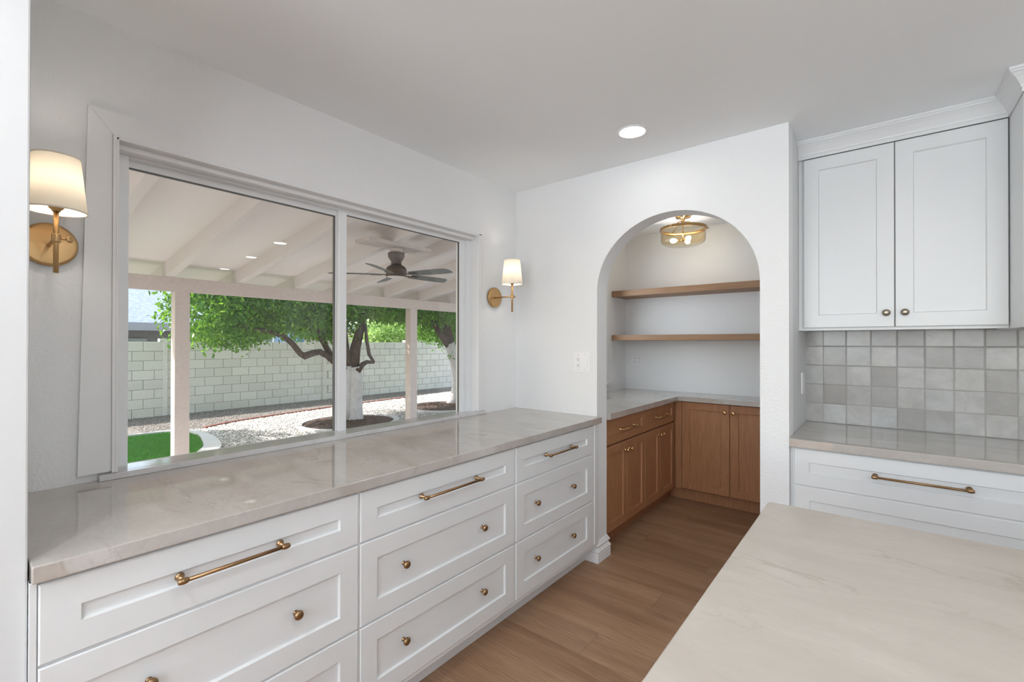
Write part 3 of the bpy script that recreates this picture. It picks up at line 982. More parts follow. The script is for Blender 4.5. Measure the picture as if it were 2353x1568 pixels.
wall_plate('switch_plate', -1.558, -1.434, 1.188, 1.314, YB, ('socket', 'switch'), 'white double plate with socket and rocker switch left of the arch', 'switch')
wall_plate('outlet', -1.973, -1.849, 1.146, 1.264, 4.404, ('socket', 'socket'), 'white double socket plate under the lower pantry shelf', 'outlet')

# ================================================================== LIGHTS IN THE ROOM
# recessed downlights; one row reflects in the window, some unseen ones are added fill
ring_me = mesh_of(MB().lathe([(0.078, 0.0), (0.0775, -0.003), (0.066, -0.0045), (0.0625, -0.002), (0.0605, 0.004)], cap=False, seg=40), 'trim_ring', 'plastic_white')
lens_me = mesh_of(MB().lathe([(0, 0), (0.0605, 0), (0.0605, 0.0005), (0, 0.0005)], seg=40), 'lens', 'downlight_glow')
lens_dim = mesh_of(MB().lathe([(0, 0), (0.0605, 0), (0.0605, 0.0005), (0, 0.0005)], seg=40), 'lens', 'downlight_dim')
for (x, y, lab) in [(-0.985, 2.205, 'round recessed ceiling light, lit, in front of the arch'),
                    (0.78, 2.30, 'recessed ceiling light over the right worktop, mirrored in the window'),
                    (1.9, 2.45, 'recessed ceiling light second along from the right worktop'),
                    (3.2, 2.60, 'recessed ceiling light third along from the right worktop'),
                    (-0.80, -0.35, 'unseen recessed light added over the aisle to brighten the left worktop'),
                    (-0.985, -1.90, 'recessed ceiling light at the near end of the aisle'),
                    (0.15, 0.55, 'unseen recessed light added over the island to brighten the drawers'),
                    (1.0, -0.9, 'unseen recessed light added behind the camera as fill'),
                    (1.2, -2.4, 'recessed ceiling light near the back windows'),
                    (3.6, -0.4, 'recessed ceiling light in the middle of the room'),
                    (3.6, -2.4, 'recessed ceiling light beside the back right windows'),
                    (5.6, 0.9, 'recessed ceiling light near the right wall windows')]:
    r = empty('recessed_light', (x, y, ZC), lab, 'ceiling light', 'recessed ceiling lights')
    link_mesh('trim_ring', ring_me, r, (x, y, ZC))
    link_mesh('lens', lens_dim if y > 2 and x < 3.5 else lens_me, r, (x, y, ZC - 0.0015))


def sconce(y, lab):
    sx = -1.875
    r = empty('wall_sconce', (XW, y + 0.004, 1.68), lab, 'sconce', 'brass sconces beside the window')
    MB().lathe([(0, 0), (0.066, 0), (0.067, 0.003), (0.067, 0.013), (0.0655, 0.0165), (0.058, 0.0185), (0.010, 0.0145), (0, 0.0145)], center=(XW + 0.0005, y + 0.002, 1.681), axis=(1, 0, 0), seg=56).build('wall_plate', 'aged_brass', r)
    MB().tube([(XW + 0.014, y + 0.001, 1.679), (sx, y, 1.679)], 0.0048, 14).build('arm', 'aged_brass', r)
    MB().tube([(sx, y, 1.578), (sx, y, 1.765)], 0.0062, 16).build('stem', 'aged_brass', r)
    MB().lathe([(0, -0.013), (0.0095, -0.013), (0.0105, -0.010), (0.0105, 0.010), (0.0095, 0.013), (0, 0.013)], center=(sx, y, 1.679), seg=20).build('collar', 'aged_brass', r)
    k = MB().tube([(sx, y + 0.008, 1.679), (sx, y + 0.024, 1.679)], 0.0026, 10)
    k.lathe([(0, -0.0025), (0.007, -0.002), (0.009, 0), (0.007, 0.002), (0, 0.0025)], center=(sx, y + 0.029, 1.679), axis=(1, 0.3, 0), seg=18)
    k.build('turn_key', 'aged_brass', r)
    MB().lathe([(0, 0), (0.009, 0), (0.010, 0.004), (0.015, 0.008), (0.0175, 0.012), (0.0175, 0.014), (0.012, 0.016), (0.012, 0.05), (0, 0.05)], center=(sx, y, 1.757), seg=24).build('socket_cup', 'aged_brass', r)
    # shade: open cone with thin wall
    sh = MB().lathe([(0.0685, 0.0), (0.0605, 0.080), (0.0525, 0.160)], center=(sx, y, 1.757), seg=64, cap=False).build('shade', 'lamp_shade', r)
    MB().lathe([(0.0690, 0.0), (0.0686, 0.004), (0.0672, 0.004), (0.0674, 0.0), (0.0690, 0.0)], center=(sx, y, 1.7565), seg=64, cap=False).build('shade_trim', 'lamp_shade', r)
    MB().lathe([(0.0533, 0.1570), (0.0529, 0.161), (0.0511, 0.161), (0.0515, 0.1570), (0.0533, 0.1570)], center=(sx, y, 1.7565), seg=64, cap=False).build('shade_trim', 'lamp_shade', r)
    MB().lathe([(0, 0), (0.007, 0.002), (0.013, 0.012), (0.016, 0.026), (0.013, 0.040), (0, 0.048)], center=(sx, y, 1.822), seg=20).build('bulb', 'sconce_bulb', r)


sconce(0.210, 'brass wall sconce with lit shade at far left, cut by the wall edge')
sconce(2.337, 'brass wall sconce with lit cream shade right of the window')

# pantry semi-flush fixture
FX, FY = -1.305, 3.945
pf = empty('ceiling_fixture', (FX, FY, 2.454), 'brass semi-flush fixture with clear glass drum on the pantry ceiling', 'ceiling light')
MB().lathe([(0, 0), (0.060, 0), (0.062, -0.004), (0.060, -0.012), (0.020, -0.016), (0.016, -0.030), (0.012, -0.040), (0.0, -0.040)], center=(FX, FY, 2.453), seg=40).build('canopy', 'polished_brass', pf)
MB().tube([(FX, FY, 2.415), (FX, FY, 2.256)], 0.005, 12).lathe([(0, 0), (0.014, 0), (0.014, 0.02), (0.009, 0.024), (0, 0.024)], center=(FX, FY, 2.39), seg=20).lathe([(0, 0), (0.016, 0), (0.018, 0.008), (0.016, 0.02), (0, 0.02)], center=(FX, FY, 2.243), seg=20).build('stem', 'polished_brass', pf)
RR = 0.183
MB().lathe([(RR - 0.006, 0.012), (RR + 0.003, 0.013), (RR + 0.005, 0.010), (RR + 0.005, -0.008), (RR + 0.002, -0.011), (RR - 0.006, -0.010), (RR - 0.006, 0.012)], center=(FX, FY, 2.342), seg=64, cap=False).build('ring', 'aged_brass', pf)
for a in (20, 140, 260):
    ca, sa = math.cos(R(a)), math.sin(R(a))
    q = MB().tube([(FX + ca * 0.012, FY + sa * 0.012, 2.405), (FX + ca * 0.05, FY + sa * 0.05, 2.403), (FX + ca * 0.10, FY + sa * 0.10, 2.375), (FX + ca * (RR - 0.004), FY + sa * (RR - 0.004), 2.350)], 0.0035, 10)
    q.lathe([(0, 0), (0.006, 0.002), (0.0075, 0.008), (0.006, 0.014), (0, 0.016)], center=(FX + ca * (RR + 0.004), FY + sa * (RR + 0.004), 2.342), axis=(ca, sa, 0), seg=14)
    q.build('strap', 'polished_brass', pf)
    b2, sb = math.cos(R(a + 60)), math.sin(R(a + 60))
    MB().tube([(FX + b2 * 0.01, FY + sb * 0.01, 2.252), (FX + b2 * 0.05, FY + sb * 0.05, 2.250)], 0.0085, 12).build('bulb_socket', 'aged_brass', pf)
    MB().lathe([(0, 0), (0.011, 0.004), (0.018, 0.018), (0.021, 0.032), (0.017, 0.046), (0, 0.056)], center=(FX + b2 * 0.048, FY + sb * 0.048, 2.250), axis=(b2, sb, 0), seg=20).build('bulb', 'bulb_glow', pf)
MB().lathe([(RR - 0.003, 2.334 - 2.2), (RR - 0.004, 0.05), (RR - 0.012, 0.028), (RR - 0.045, 0.010), (RR - 0.10, 0.002), (0, 0.0)], center=(FX, FY, 2.2), seg=64, cap=False).build('glass_drum', 'champagne_glass', pf)

# ================================================================== OUTSIDE
GZ = -0.20
# patio slab and the general ground
struct(MB().box(-7.15, XWO, -6, 14, -0.30, -0.155, 0.01).build('trim_patio_slab', 'concrete'))
gr = MB().box(-60, -7.15, -30, 45, -0.6, GZ).build('ground', 'gravel_ground')
tag(gr, kind='structure')

# patio cover: posts, beam, rafters, deck
pc = empty('patio_cover', (-4.6, 3.4, -0.155), 'pinkish-beige painted timber patio cover outside the window', 'patio cover')
MB().box(-6.77, -6.70, -5.0, 13.5, 1.998, 2.172, 0.004).build('beam', 'patio_paint', pc)
for yy in (1.787, 5.385, -1.80, 8.98):
    MB().box(-6.852, -6.703, yy, yy + 0.158, GZ + 0.03, 2.0 if yy < 100 else 0, 0.006).build('post', 'patio_paint', pc)
SL = 0.1525
def zr(x): return 2.174 + SL * (x + 6.70)
rm = MB()
xa, xb = -7.40, XWO - 0.002
hh = 0.172
vv = []
for x in (xa, xb):
    for yq in (-0.042, 0.042):
        vv += [(x, yq, zr(x)), (x, yq, zr(x) + hh)]
rm.poly(vv, [(0, 1, 3, 2), (4, 6, 7, 5), (0, 4, 5, 1), (2, 3, 7, 6), (0, 2, 6, 4), (1, 5, 7, 3)])
ME_RAFT = mesh_of(rm, 'rafter', 'rafter_shade_paint')
k = -8
while k <= 14:
    yy = 1.73 + 0.782 * k
    if -4.9 < yy < 13.4:
        link_mesh('rafter', ME_RAFT, pc, (0, yy, 0))
    k += 1
dk = MB()
vv = []
for x in (xa - 0.03, xb):
    for yq in (-5.0, 13.5):
        vv += [(x, yq, zr(x) + hh), (x, yq, zr(x) + hh + 0.06)]
dk.poly(vv, [(0, 1, 3, 2), (4, 6, 7, 5), (0, 4, 5, 1), (2, 3, 7, 6), (0, 2, 6, 4), (1, 5, 7, 3)])
dk.build('roof_deck', 'deck_paint', pc)
# blocking board and junction box carrying the fan
MB().box(-4.64, -4.36, 2.94, 3.82, 2.505, 2.545, 0.003).build('mounting_board', 'patio_paint', pc)
MB().lathe([(0, 0), (0.075, 0), (0.075, 0.06), (0, 0.06)], center=(-4.5, 3.40, 2.446), seg=32).tube([(-4.5, 3.47, 2.475), (-4.48, 3.60, 2.472), (-4.46, 3.80, 2.52)], 0.011, 10).build('junction_box', 'patio_paint', pc)

# ceiling fan
fan = empty('ceiling_fan', (-4.5, 3.40, 2.445), 'dark bronze five-blade fan under the patio cover', 'fan')
MB().lathe([(0, 0), (0.092, 0), (0.098, -0.006), (0.096, -0.045), (0.080, -0.075), (0.062, -0.100), (0.058, -0.118), (0.062, -0.126), (0.064, -0.136), (0.058, -0.142), (0, -0.142)], center=(-4.5, 3.40, 2.4455), seg=40).build('canopy', 'dark_bronze', fan)
MB().lathe([(0.0, 2.303), (0.060, 2.303), (0.085, 2.293), (0.112, 2.270), (0.122, 2.245), (0.122, 2.205), (0.112, 2.196), (0.118, 2.190), (0.118, 2.160), (0.0, 2.160)], center=(-4.5, 3.40, 0), seg=48).build('motor', 'dark_bronze', fan)
MB().lathe([(0, 2.150), (0.085, 2.152), (0.108, 2.158), (0.110, 2.162), (0, 2.162)], center=(-4.5, 3.40, 0), seg=40).build('light_cover', 'deck_paint', fan)


def blade_mesh():
    mb = MB()
    L0, L1 = 0.20, 0.76
    prof = [(0.20, -0.052, 0.052), (0.26, -0.060, 0.060), (0.45, -0.068, 0.066), (0.64, -0.070, 0.068), (0.71, -0.066, 0.064), (0.75, -0.030, 0.058), (0.76, 0.020, 0.050)]
    vs, fs = [], []
    for x, a, b in prof:
        for yv, off in ((a, 0), (b, 0)):
            z = -yv * math.tan(R(13))
            vs += [(x, yv, z - 0.003), (x, yv, z + 0.003)]
    for i in range(len(prof) - 1):
        a, b = 4 * i, 4 * i + 4
        fs += [(a, b, b + 2, a + 2), (a + 1, a + 3, b + 3, b + 1), (a, a + 1, b + 1, b), (a + 2, b + 2, b + 3, a + 3)]
    fs += [(0, 2, 3, 1)]
    e = 4 * (len(prof) - 1)
    fs += [(e, e + 1, e + 3, e + 2)]
    mb.poly(vs, fs)
    return mesh_of(mb, 'blade', 'fan_blade')


def iron_mesh():
    mb = MB()
    mb.box(0.10, 0.19, -0.022, 0.022, -0.006, 0.002, 0.002)
    mb.box(0.17, 0.30, -0.030, 0.030, -0.010, -0.004, 0.002)
    return mesh_of(mb, 'blade_iron', 'dark_bronze')


ME_BL, ME_IR = blade_mesh(), iron_mesh()
for a in (14, 86, 158, 230, 302):
    bl = link_mesh('blade', ME_BL, fan, (-4.5, 3.40, 2.187), (0, 0, R(a)))
    ir = bpy.data.objects.new('blade_iron', ME_IR); COL.objects.link(ir); ir.parent = bl

# ------------------------------------------------------------------ block wall
BL, BH = 0.3735, 0.2012
WT = 1.393
bw = empty('block_wall', (-12.0, 6.5, GZ), 'pale grey-green concrete block garden wall', 'wall')
MB().box(-12.155, -12.012, 0.3, 14.6, GZ - 0.02, WT - 0.004).build('mortar', 'mortar', bw)
bmx = MB(); bmx.box(-0.08, 0.0, -BL / 2 + 0.005, BL / 2 - 0.005, 0.004, BH - 0.004, 0.004, 1)
ME_BLOCK = mesh_of(bmx, 'block', 'block_face')
PIL = (3.03, 6.65)
cnt = 0
for r in range(8):
    z = WT - BH * (r + 1)
    ph = 4.148 + (BL / 2 if r % 2 else 0)
    kk = math.ceil((1.30 - ph) / BL)
    yy = ph + BL * kk
    while yy < 14.2:
        yc = yy + BL / 2
        x = -12.0 + (0.020 if yc > 6.65 else 0.0) + random.uniform(-0.002, 0.002)
        if all(abs(yc - p) > 0.15 for p in PIL):
            link_mesh('block', ME_BLOCK, bw, (x, yc, z), (0, 0, 0)); cnt += 1
        else:
            link_mesh('block', ME_BLOCK, bw, (x - 0.004, yc, z)); cnt += 1
        yy += BL
for p in PIL:
    MB().box(-12.10, -11.965, p - 0.035, p + 0.035, GZ, WT + 0.002, 0.004).build('pilaster', 'block_face', bw)
# loose cap blocks
for (y0, y1) in ((2.93, 3.15), (9.42, 10.22)):
    MB().box(-12.15, -11.99, y0, y1, WT, WT + 0.065, 0.006).build('cap', 'block_face', bw)

# ------------------------------------------------------------------ garden ground detail
def inside(px, py, poly):
    c = np.zeros(len(px), dtype=bool)
    n = len(poly)
    for i in range(n):
        x1, y1 = poly[i]; x2, y2 = poly[(i + 1) % n]
        cond = ((y1 > py) != (y2 > py)) & (px < (x2 - x1) * (py - y1) / (y2 - y1 + 1e-12) + x1)
        c ^= cond
    return c


turf_poly = [(-9.72, -4.0), (-9.68, 1.9), (-9.62, 2.45), (-9.35, 2.68), (-8.9, 2.70), (-8.4, 2.60), (-7.9, 2.46), (-7.5, 2.25), (-7.18, 2.05), (-7.18, -4.0)]
curb_out = [(-9.80, 1.9), (-9.76, 2.5), (-9.50, 2.80), (-8.9, 2.86), (-8.35, 2.80), (-7.8, 2.68), (-7.45, 2.52), (-7.18, 2.40)]
curb_in = [(-9.72, 1.9), (-9.66, 2.45), (-9.38, 2.70), (-8.9, 2.72), (-8.4, 2.61), (-7.9, 2.47), (-7.5, 2.26), (-7.18, 2.06)]


def smooth_path(pts, n=6):
    out = []
    P = [np.array(p) for p in pts]
    for i in range(len(P) - 1):
        p0, p1, p2, p3 = P[max(i - 1, 0)], P[i], P[i + 1], P[min(i + 2, len(P) - 1)]
        for k_ in range(n):
            t = k_ / n
            out.append(tuple(0.5 * ((2 * p1) + (-p0 + p2) * t + (2 * p0 - 5 * p1 + 4 * p2 - p3) * t * t + (-p0 + 3 * p1 - 3 * p2 + p3) * t ** 3)))
    out.append(tuple(P[-1]))
    return out


def strip(name, ins, outs, z0, z1, mat, parent=None):
    a, b = smooth_path(ins), smooth_path(outs)
    n = len(a)
    vs = []
    for (x1, y1), (x2, y2) in zip(a, b):
        vs += [(x1, y1, z0), (x1, y1, z1), (x2, y2, z1), (x2, y2, z0)]
    fs = []
    for i in range(n - 1):
        p, q = 4 * i, 4 * i + 4
        for k_ in range(4):
            fs.append((p + k_, q + k_, q + (k_ + 1) % 4, p + (k_ + 1) % 4))
    fs += [(0, 1, 2, 3), tuple(4 * (n - 1) + k_ for k_ in range(4))]
    mb = MB(); mb.poly(vs, fs)
    return mb.build(name, mat, parent)


cu = strip('curb', curb_in, curb_out, GZ - 0.02, GZ + 0.035, 'concrete')
tag(cu, 'curved pale concrete curb around the artificial lawn', 'curb')
cu2 = MB().box(-9.80, -9.72, -4.0, 1.9, GZ - 0.02, GZ + 0.035, 0.004).build('curb_straight', 'concrete', cu)
mb = MB()
mb.poly([(x, y, GZ + 0.012) for x, y in turf_poly], [tuple(range(len(turf_poly)))])
lawn = mb.build('lawn', 'turf_ground')
tag(lawn, 'bright green artificial lawn left of the gravel', 'lawn')
N = 26000
px = rng.uniform(-9.7, -7.2, N); py = rng.uniform(1.0, 2.75, N)
ok = inside(px, py, turf_poly); px, py = px[ok], py[ok]; N = len(px)
an = rng.uniform(0, 2 * np.pi, N); hgt = rng.uniform(0.018, 0.038, N); wd = 0.004
lx, ly = rng.normal(0, 0.010, N), rng.normal(0, 0.010, N)
v = np.empty((N, 3, 3))
v[:, 0] = np.stack([px - wd * np.cos(an), py - wd * np.sin(an), np.full(N, GZ + 0.012)], 1)
v[:, 1] = np.stack([px + wd * np.cos(an), py + wd * np.sin(an), np.full(N, GZ + 0.012)], 1)
v[:, 2] = np.stack([px + lx, py + ly, GZ + 0.012 + hgt], 1)
o = np_mesh('grass', v.reshape(-1, 3) - np.array([-8.4, 1.9, GZ]), np.arange(3 * N).reshape(-1, 3), 'turf_blade', lawn, (-8.4, 1.9, GZ))
tag(o, kind='stuff')

# tree rings with mulch
def ring_bed(cx, cy, rx, ry, rot, lab):
    r = empty('tree_bed', (cx, cy, GZ), lab, 'tree bed', 'mulched tree beds')
    cr, sr = math.cos(rot), math.sin(rot)
    n = 56
    def P(a, s, z): 
        x, y = rx * s * math.cos(a), ry * s * math.sin(a)
        return (cx + x * cr - y * sr, cy + x * sr + y * cr, z)
    def ringv(s, z): return [P(2 * math.pi * i / n, s, z) for i in range(n)]
    R_ = [ringv(1.0, GZ - 0.02), ringv(1.0, GZ + 0.035), ringv(1.13, GZ + 0.035), ringv(1.13, GZ - 0.02)]
    vs = sum(R_, [])
    fs = [(a * n + i, a * n + (i + 1) % n, (a + 1) * n + (i + 1) % n, (a + 1) * n + i) for a in range(3) for i in range(n)]
    mb = MB(); mb.poly(vs, fs); mb.build('edging_ring', 'concrete', r)
    # rough mulch mound
    rr = np.linspace(0, 1, 16)
    vs = [(cx, cy, GZ + 0.05)]
    for s in rr[1:]:
        for i in range(n):
            p = P(2 * math.pi * i / n, s, 0)
            vs.append((p[0], p[1], GZ + 0.045 * (1 - s ** 2) + 0.006 + random.uniform(0, 0.03) * (s < 0.97)))
    fs = [(0, 1 + i, 1 + (i + 1) % n) for i in range(n)]
    for a in range(len(rr) - 2):
        for i in range(n):
            fs.append((1 + a * n + i, 1 + a * n + (i + 1) % n, 1 + (a + 1) * n + (i + 1) % n, 1 + (a + 1) * n + i))
    mb = MB(); mb.poly(vs, fs); mb.build('mulch', 'mulch', r)
    return r


ring_bed(-8.15, 5.05, 0.80, 0.88, 0.1, 'brown mulch bed inside a concrete ring at the foot of the nearer tree')
ring_bed(-8.35, 7.75, 0.85, 0.85, 0.0, 'brown mulch bed inside a concrete ring at the foot of the leaning tree')

# red edging stones along the gravel
ed = empty('brick_edging', (-10.1, 4.5, GZ), 'thin line of reddish edging bricks across the gravel', 'edging')
em = MB(); em.box(-0.035, 0.035, -0.095, 0.095, 0, 0.045, 0.005, 1)
ME_ED = mesh_of(em, 'brick', 'red_edging')
ep = smooth_path([(-9.62, 2.95), (-9.95, 3.6), (-10.18, 4.6), (-10.38, 5.8), (-10.50, 7.0), (-10.6, 8.3)], 10)
acc = 0; last = None
for i in range(len(ep) - 1):
    p, q = np.array(ep[i]), np.array(ep[i + 1])
    seg = np.linalg.norm(q - p); ang = math.atan2(q[1] - p[1], q[0] - p[0]) - math.pi / 2
    t = 0
    while acc + (seg - t) >= 0.2:
        t += 0.2 - acc; acc = 0
        c_ = p + (q - p) * t / seg
        link_mesh('brick', ME_ED, ed, (float(c_[0]), float(c_[1]), GZ - 0.012), (0, 0, ang))
    acc += seg - t

# gravel stones
N = 46000
px = rng.uniform(-11.95, -7.2, N); py = 2.2 + 8.5 * rng.random(N) ** 1.15
ok = ~inside(px, py, turf_poly + [])
for (cx, cy, rr_) in ((-8.15, 5.05, 0.92), (-8.35, 7.75, 0.92)):
    ok &= ((px - cx) ** 2 + (py - cy) ** 2) > rr_ ** 2
ok &= ~((px > -9.8) & (px < -7.18) & (py < 2.86 - 0.2 * np.clip(px + 8.9, 0, 2)))
px, py = px[ok], py[ok]; N = len(px)
base = np.array([(1, 0, 0), (0, 1, 0), (-1, 0, 0), (0, -1, 0), (0, 0, 1), (0, 0, -1)], dtype=float)
tri = np.array([(0, 1, 4), (1, 2, 4), (2, 3, 4), (3, 0, 4)])
sz = rng.uniform(0.008, 0.021, N)[:, None] * rng.uniform(0.7, 1.3, (N, 3)); sz[:, 2] *= 0.75
th = rng.uniform(0, np.pi, N)
bv = base[None] * sz[:, None, :]
rx_ = bv[..., 0] * np.cos(th)[:, None] - bv[..., 1] * np.sin(th)[:, None]
ry_ = bv[..., 0] * np.sin(th)[:, None] + bv[..., 1] * np.cos(th)[:, None]
v = np.stack([rx_ + px[:, None], ry_ + py[:, None], bv[..., 2] + GZ + sz[:, 2:3] * 0.4], 2)
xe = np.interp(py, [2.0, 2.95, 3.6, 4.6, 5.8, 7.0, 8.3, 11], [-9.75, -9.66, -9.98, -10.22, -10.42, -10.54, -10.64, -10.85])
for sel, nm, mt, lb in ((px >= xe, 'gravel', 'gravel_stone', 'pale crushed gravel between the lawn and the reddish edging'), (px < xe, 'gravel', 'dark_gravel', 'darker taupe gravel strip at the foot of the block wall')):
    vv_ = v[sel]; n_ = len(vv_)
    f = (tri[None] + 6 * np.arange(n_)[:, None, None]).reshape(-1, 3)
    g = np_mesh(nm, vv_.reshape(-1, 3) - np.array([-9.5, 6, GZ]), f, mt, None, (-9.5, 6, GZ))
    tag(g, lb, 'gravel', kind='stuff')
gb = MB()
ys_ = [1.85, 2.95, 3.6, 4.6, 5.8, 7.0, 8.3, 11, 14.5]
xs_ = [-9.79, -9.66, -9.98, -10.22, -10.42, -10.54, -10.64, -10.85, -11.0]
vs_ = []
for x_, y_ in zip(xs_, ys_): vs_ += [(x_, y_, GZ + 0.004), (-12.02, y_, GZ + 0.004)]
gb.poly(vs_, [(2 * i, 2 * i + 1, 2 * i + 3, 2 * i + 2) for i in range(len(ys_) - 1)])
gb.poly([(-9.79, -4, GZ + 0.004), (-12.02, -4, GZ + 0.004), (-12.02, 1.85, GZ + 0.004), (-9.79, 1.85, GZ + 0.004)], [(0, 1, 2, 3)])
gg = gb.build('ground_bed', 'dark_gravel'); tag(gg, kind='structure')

# ------------------------------------------------------------------ trees
def leaves(centers, n_each, spread, size, droop=0.35, flat=0.5):
    C = np.repeat(centers, n_each, axis=0)
    N = len(C)
    P = C + rng.normal(0, 1, (N, 3)) * spread
    d = rng.normal(0, 1, (N, 3)); d[:, 2] -= droop * 2
    d /= np.linalg.norm(d, axis=1)[:, None]
    u = rng.normal(0, 1, (N, 3)); u -= (u * d).sum(1)[:, None] * d; u /= np.linalg.norm(u, axis=1)[:, None]
    L = size * rng.uniform(0.7, 1.25, N)[:, None]; W = L * 0.21
    nrm = np.cross(d, u)
    v = np.empty((N, 6, 3))
    v[:, 0] = P
    v[:, 1] = P + d * L * 0.35 + u * W + nrm * W * 0.35
    v[:, 2] = P + d * L * 0.72 + u * W * 0.8 + nrm * W * 0.2
    v[:, 3] = P + d * L - nrm * W * 0.3
    v[:, 4] = P + d * L * 0.72 - u * W * 0.8 + nrm * W * 0.2
    v[:, 5] = P + d * L * 0.35 - u * W + nrm * W * 0.35
    f = np.array([(0, 1, 5), (1, 2, 5), (5, 2, 4), (2, 3, 4)])
    F = (f[None] + 6 * np.arange(N)[:, None, None]).reshape(-1, 3)
    return v.reshape(-1, 3), F


def crown_centers(n, fn):
    out = []
    while len(out) < n:
        p = fn()
        if p is not None: out.append(p)
    return np.array(out)


t1 = empty('citrus_tree', (-8.18, 5.15, GZ), 'leafy citrus tree with whitewashed forked trunk behind the window mullion', 'tree', 'garden trees')
MB().tube([(-8.2, 5.15, GZ - 0.02), (-8.2, 5.165, -0.08), (-8.2, 5.182, 0.227), (-8.2, 5.185, 0.662), (-8.2, 5.15, 0.90)], [0.235, 0.185, 0.155, 0.145, 0.165], 18).build('trunk', 'bark_whitewash', t1)
MB().tube([(-8.24, 5.0, GZ - 0.02), (-8.24, 5.01, 0.2), (-8.22, 5.03, 0.6), (-8.2, 5.03, 0.92)], [0.17, 0.12, 0.10, 0.10], 14).build('trunk', 'bark_whitewash', t1)
br = [
    ([(-8.2, 5.16, 0.86), (-8.22, 5.218, 1.271), (-8.25, 5.336, 1.623), (-8.3, 5.466, 2.027), (-8.35, 5.60, 2.6), (-8.4, 5.7, 3.2)], [0.11, 0.10, 0.085, 0.075, 0.06, 0.04]),
    ([(-8.2, 5.06, 0.86), (-8.25, 5.026, 1.144), (-8.3, 5.01, 1.53), (-8.35, 4.985, 2.129), (-8.4, 4.9, 3.0)], [0.10, 0.08, 0.07, 0.06, 0.04]),
    ([(-8.1, 5.15, 0.86), (-8.08, 5.195, 0.822), (-8.08, 5.293, 0.94), (-8.08, 5.392, 0.989), (-8.08, 5.556, 0.975)], [0.07, 0.062, 0.05, 0.042, 0.028]),
    ([(-8.08, 5.556, 0.975), (-8.08, 5.442, 1.137), (-8.1, 5.391, 1.446), (-8.15, 5.40, 1.75)], [0.026, 0.036, 0.034, 0.03]),
    ([(-8.2, 5.05, 0.86), (-8.2, 4.877, 0.909), (-8.2, 4.749, 1.006), (-8.2, 4.606, 1.127), (-8.2, 4.458, 1.203), (-8.2, 4.314, 1.181), (-8.2, 4.166, 1.13), (-8.2, 4.085, 1.177), (-8.2, 3.942, 1.358), (-8.2, 3.773, 1.496), (-8.2, 3.48, 1.582), (-8.2, 3.203, 1.612), (-8.2, 2.9, 1.66)], [0.085, 0.075, 0.062, 0.056, 0.058, 0.060, 0.068, 0.052, 0.050, 0.045, 0.035, 0.028, 0.02]),
    ([(-8.3, 4.75, 1.10), (-8.4, 4.628, 1.4), (-8.4, 4.539, 1.65), (-8.4, 4.451, 1.896), (-8.4, 4.35, 2.4)], [0.06, 0.052, 0.048, 0.044, 0.03]),
    ([(-8.2, 4.95, 1.02), (-8.2, 5.10, 1.18), (-8.22, 5.22, 1.34)], [0.03, 0.03, 0.025]),
]
for pts, rads in br:
    MB().tube(smooth3 if False else pts, rads, 12).build('branch', 'bark', t1)


def f1():
    # low skirt of the crown; its underside follows the photographed outline
    x = random.uniform(-9.8, -7.95); y = random.uniform(2.3, 8.6)
    top = 2.9
    lo = np.interp(y, [2.3, 2.6, 3.2, 3.6, 4.2, 4.6, 4.95, 5.15, 5.5, 6.3, 7.2, 8.6], [1.55, 1.36, 1.34, 1.52, 1.56, 1.50, 1.42, 1.70, 1.96, 1.92, 1.95, 1.95]) + random.random() ** 2 * 0.1
    z = lo + random.random() * (top - lo)
    if y < 2.9 and random.random() > (y - 2.15) / 0.7: return None
    return (x, y, z)


c1 = crown_centers(2500, f1)
def f1b():
    a = random.uniform(0, 2 * math.pi); r = math.sqrt(random.random())
    z = random.random()
    return (-9.3 + 2.3 * r * math.cos(a) * math.sqrt(1 - z * 0.8), 4.2 + 3.9 * r * math.sin(a) * math.sqrt(1 - z * 0.8), 2.9 + 1.7 * z)
c2 = crown_centers(420, f1b)
v1, F1 = leaves(c1, 26, 0.085, 0.085)
v2, F2 = leaves(c2, 30, 0.16, 0.13)
o = np_mesh('foliage', np.concatenate([v1, v2]) - np.array([-8.2, 5, 2]), np.concatenate([F1, F2 + len(v1)]), 'citrus_leaf', t1, (-8.2, 5, 2))
tag(o, kind='stuff')

t3 = empty('citrus_tree', (-10.9, -0.7, GZ), 'citrus tree left of the window view, whose crown shades the lawn', 'tree', 'garden trees')
MB().tube([(-10.9, -0.7, GZ - 0.02), (-10.88, -0.7, 0.6), (-10.8, -0.7, 1.5), (-10.75, -0.65, 2.4)], [0.16, 0.12, 0.10, 0.06], 12).build('trunk', 'bark_whitewash', t3)
def f3():
    a = random.uniform(0, 2 * math.pi); q = random.uniform(-1, 1); r = random.random() ** 0.4
    return (-10.7 + 1.15 * r * math.sqrt(1 - q * q) * math.cos(a), -0.75 + 1.35 * r * math.sqrt(1 - q * q) * math.sin(a), 2.75 + 0.95 * r * q)
v1, F1 = leaves(crown_centers(420, f3), 26, 0.10, 0.10)
o = np_mesh('foliage', v1 - np.array([-10.7, -0.7, 2.7]), F1, 'citrus_leaf', t3, (-10.7, -0.7, 2.7))
tag(o, kind='stuff')

